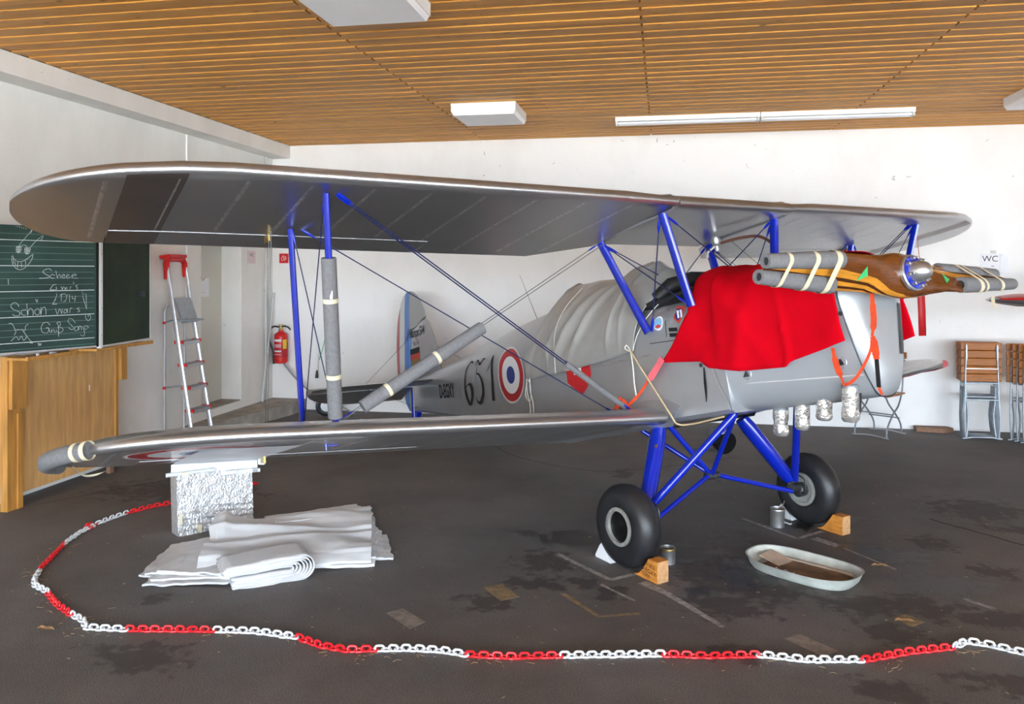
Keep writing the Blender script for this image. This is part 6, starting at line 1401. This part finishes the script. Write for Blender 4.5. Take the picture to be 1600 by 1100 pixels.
def open_chair():
    o = Vector((2.345, 9.625, 0)); wd = Vector((.79, -.61, 0)); dp = Vector((.61, .79, 0)); r = empty('unfolded_chair', o, 'unfolded slatted chair with steel legs standing behind the propeller nose', 'chair')
    P = lambda a, b, z: o+wd*a+dp*b+Vector((0, 0, z))
    for s in (-1, 1):
        a = s*.175
        wpart('leg', MB().tube(catmull([P(a, -.215, .01), P(a, -.19, .12), P(a, -.05, .25), P(a, .08, .33), P(a, .17, .47), P(a, .20, .65), P(a, .235, .90)], 5), .009, 8), M['galv'], r)
        a = s*.150; wpart('leg', MB().tube(catmull([P(a, .215, .01), P(a, .19, .12), P(a, .05, .25), P(a, -.10, .36), P(a, -.18, .45)], 5), .009, 8), M['galv'], r)
        wpart('seat_rail', MB().tube([P(a, -.20, .445), P(a, .19, .435)], .008, 6), M['galv'], r)
    for b in (-.215, .215): wpart('foot_bar', MB().tube(catmull([P(-.20, b, .008), P(-.15, b, .010), P(-.05, b, .022), P(.05, b, .022), P(.15, b, .010), P(.20, b, .008)], 3), .008, 6), M['alu'], r)
    wpart('cross_bar', MB().tube([P(-.17, -.07, .245), P(.17, -.07, .245)], .007, 6), M['galv'], r); wpart('cross_bar', MB().tube([P(-.17, .12, .19), P(.17, .12, .19)], .007, 6), M['galv'], r)
    for k in range(5): wpart('seat_slat', MB().box(P(0, -.17+.082*k, .458), (.40, .072, .016), Matrix.Rotation(math.atan2(wd.y, wd.x), 3, 'Z')), M['chairwood'], r, smooth=False)
    for z in (.68, .78, .87): wpart('back_slat', MB().box(P(0, .205+.12*(z-.65), z), (.40, .016, .070), Matrix.Rotation(math.atan2(wd.y, wd.x), 3, 'Z')), M['chairwood'], r, smooth=False)
open_chair()
pl = MB(); pl.prism([(2.80, 9.87, 0), (3.06, 9.83, 0), (3.19, 9.89, 0), (3.15, 9.99, 0), (2.80, 9.99, 0)], (0, 0, .05)); single('short_plank', pl, M['brown'], 'short brown plank lying on the floor against the back wall', 'plank', smooth=False)
# tail of another parked aeroplane reaching in from the right
ot = empty('parked_wing', (3.9, 8.1, 1.30), 'red and silver wing tip of another aeroplane entering at the right edge', 'airplane wing')
def lens(x, k): c = interp(x, [(2.86, .04), (2.90, .12), (3.0, .22), (3.2, .32), (3.6, .40), (5.0, .46)])*k; return c
rows = []
for x in (2.86, 2.88, 2.93, 3.0, 3.1, 3.25, 3.5, 4.0, 5.0):
    c = lens(x, 1); t = interp(x, [(2.86, .008), (2.95, .030), (3.1, .05), (5, .06)]); z = 1.545+(x-2.86)*.035
    rows.append([Vector((x, 8.0+c*math.cos(a), z+t*math.sin(a)*(1.35 if math.sin(a) < 0 else .8)-.06*(x > 2.9)*0)) for a in [2*math.pi*k/24 for k in range(24)]])
wpart('wing_skin', MB().loft(rows), M['silver'], ot)
rows = [[p+Vector((0, -.003, .004)) for p in r[0:13]] for r in rows[1:]]
rd = [[Vector((x, 8.0+lens(x, 1.01)*math.cos(a), 1.545+(x-2.86)*.035+interp(x, [(2.86, .008), (2.95, .030), (3.1, .05), (5, .06)])*math.sin(a)*.84+.002)) for a in [math.pi+.02+(-math.pi-.02)*k/14 for k in range(15)]] for x in (2.92, 3.0, 3.1, 3.25, 3.5, 4.0, 5.0)]
wpart('red_band', MB().grid(rd), M['red'], ot, recalc=False)
# hand cart wheel half hidden under the tail, and a black plug cable hanging behind it
cw_ = empty('cart_wheel', (-4.12, 9.60, 0), 'small dark cart wheel with a white hub behind the tailplane', 'wheel', rz=.5)
part('cart_tyre', MB().lathe([(.07, -.02), (.10, -.03), (.125, -.02), (.13, 0), (.125, .02), (.10, .03), (.07, .02)], (0, 0, .13), (0, 1, 0), 28), M['tyre'], cw_)
part('cart_hub', MB().lathe([(.07, -.022), (.03, -.035), (.001, -.036)], (0, 0, .13), (0, 1, 0), 20, cap=False), M['paper'], cw_)
rod = empty('hanging_plug', (-4.42, ROOM_B-.05, .42), 'pale rod with a black plug end hanging on the back wall', 'cable plug')
part('rod', MB().tube([(.015, 0, .08), (.03, .02, .45)], .010, 8), M['paper'], rod); part('plug', MB().tube([(.01, 0, 0), (.013, 0, .05), (.015, 0, .10)], [.022, .018, .012], 8), M['black'], rod)
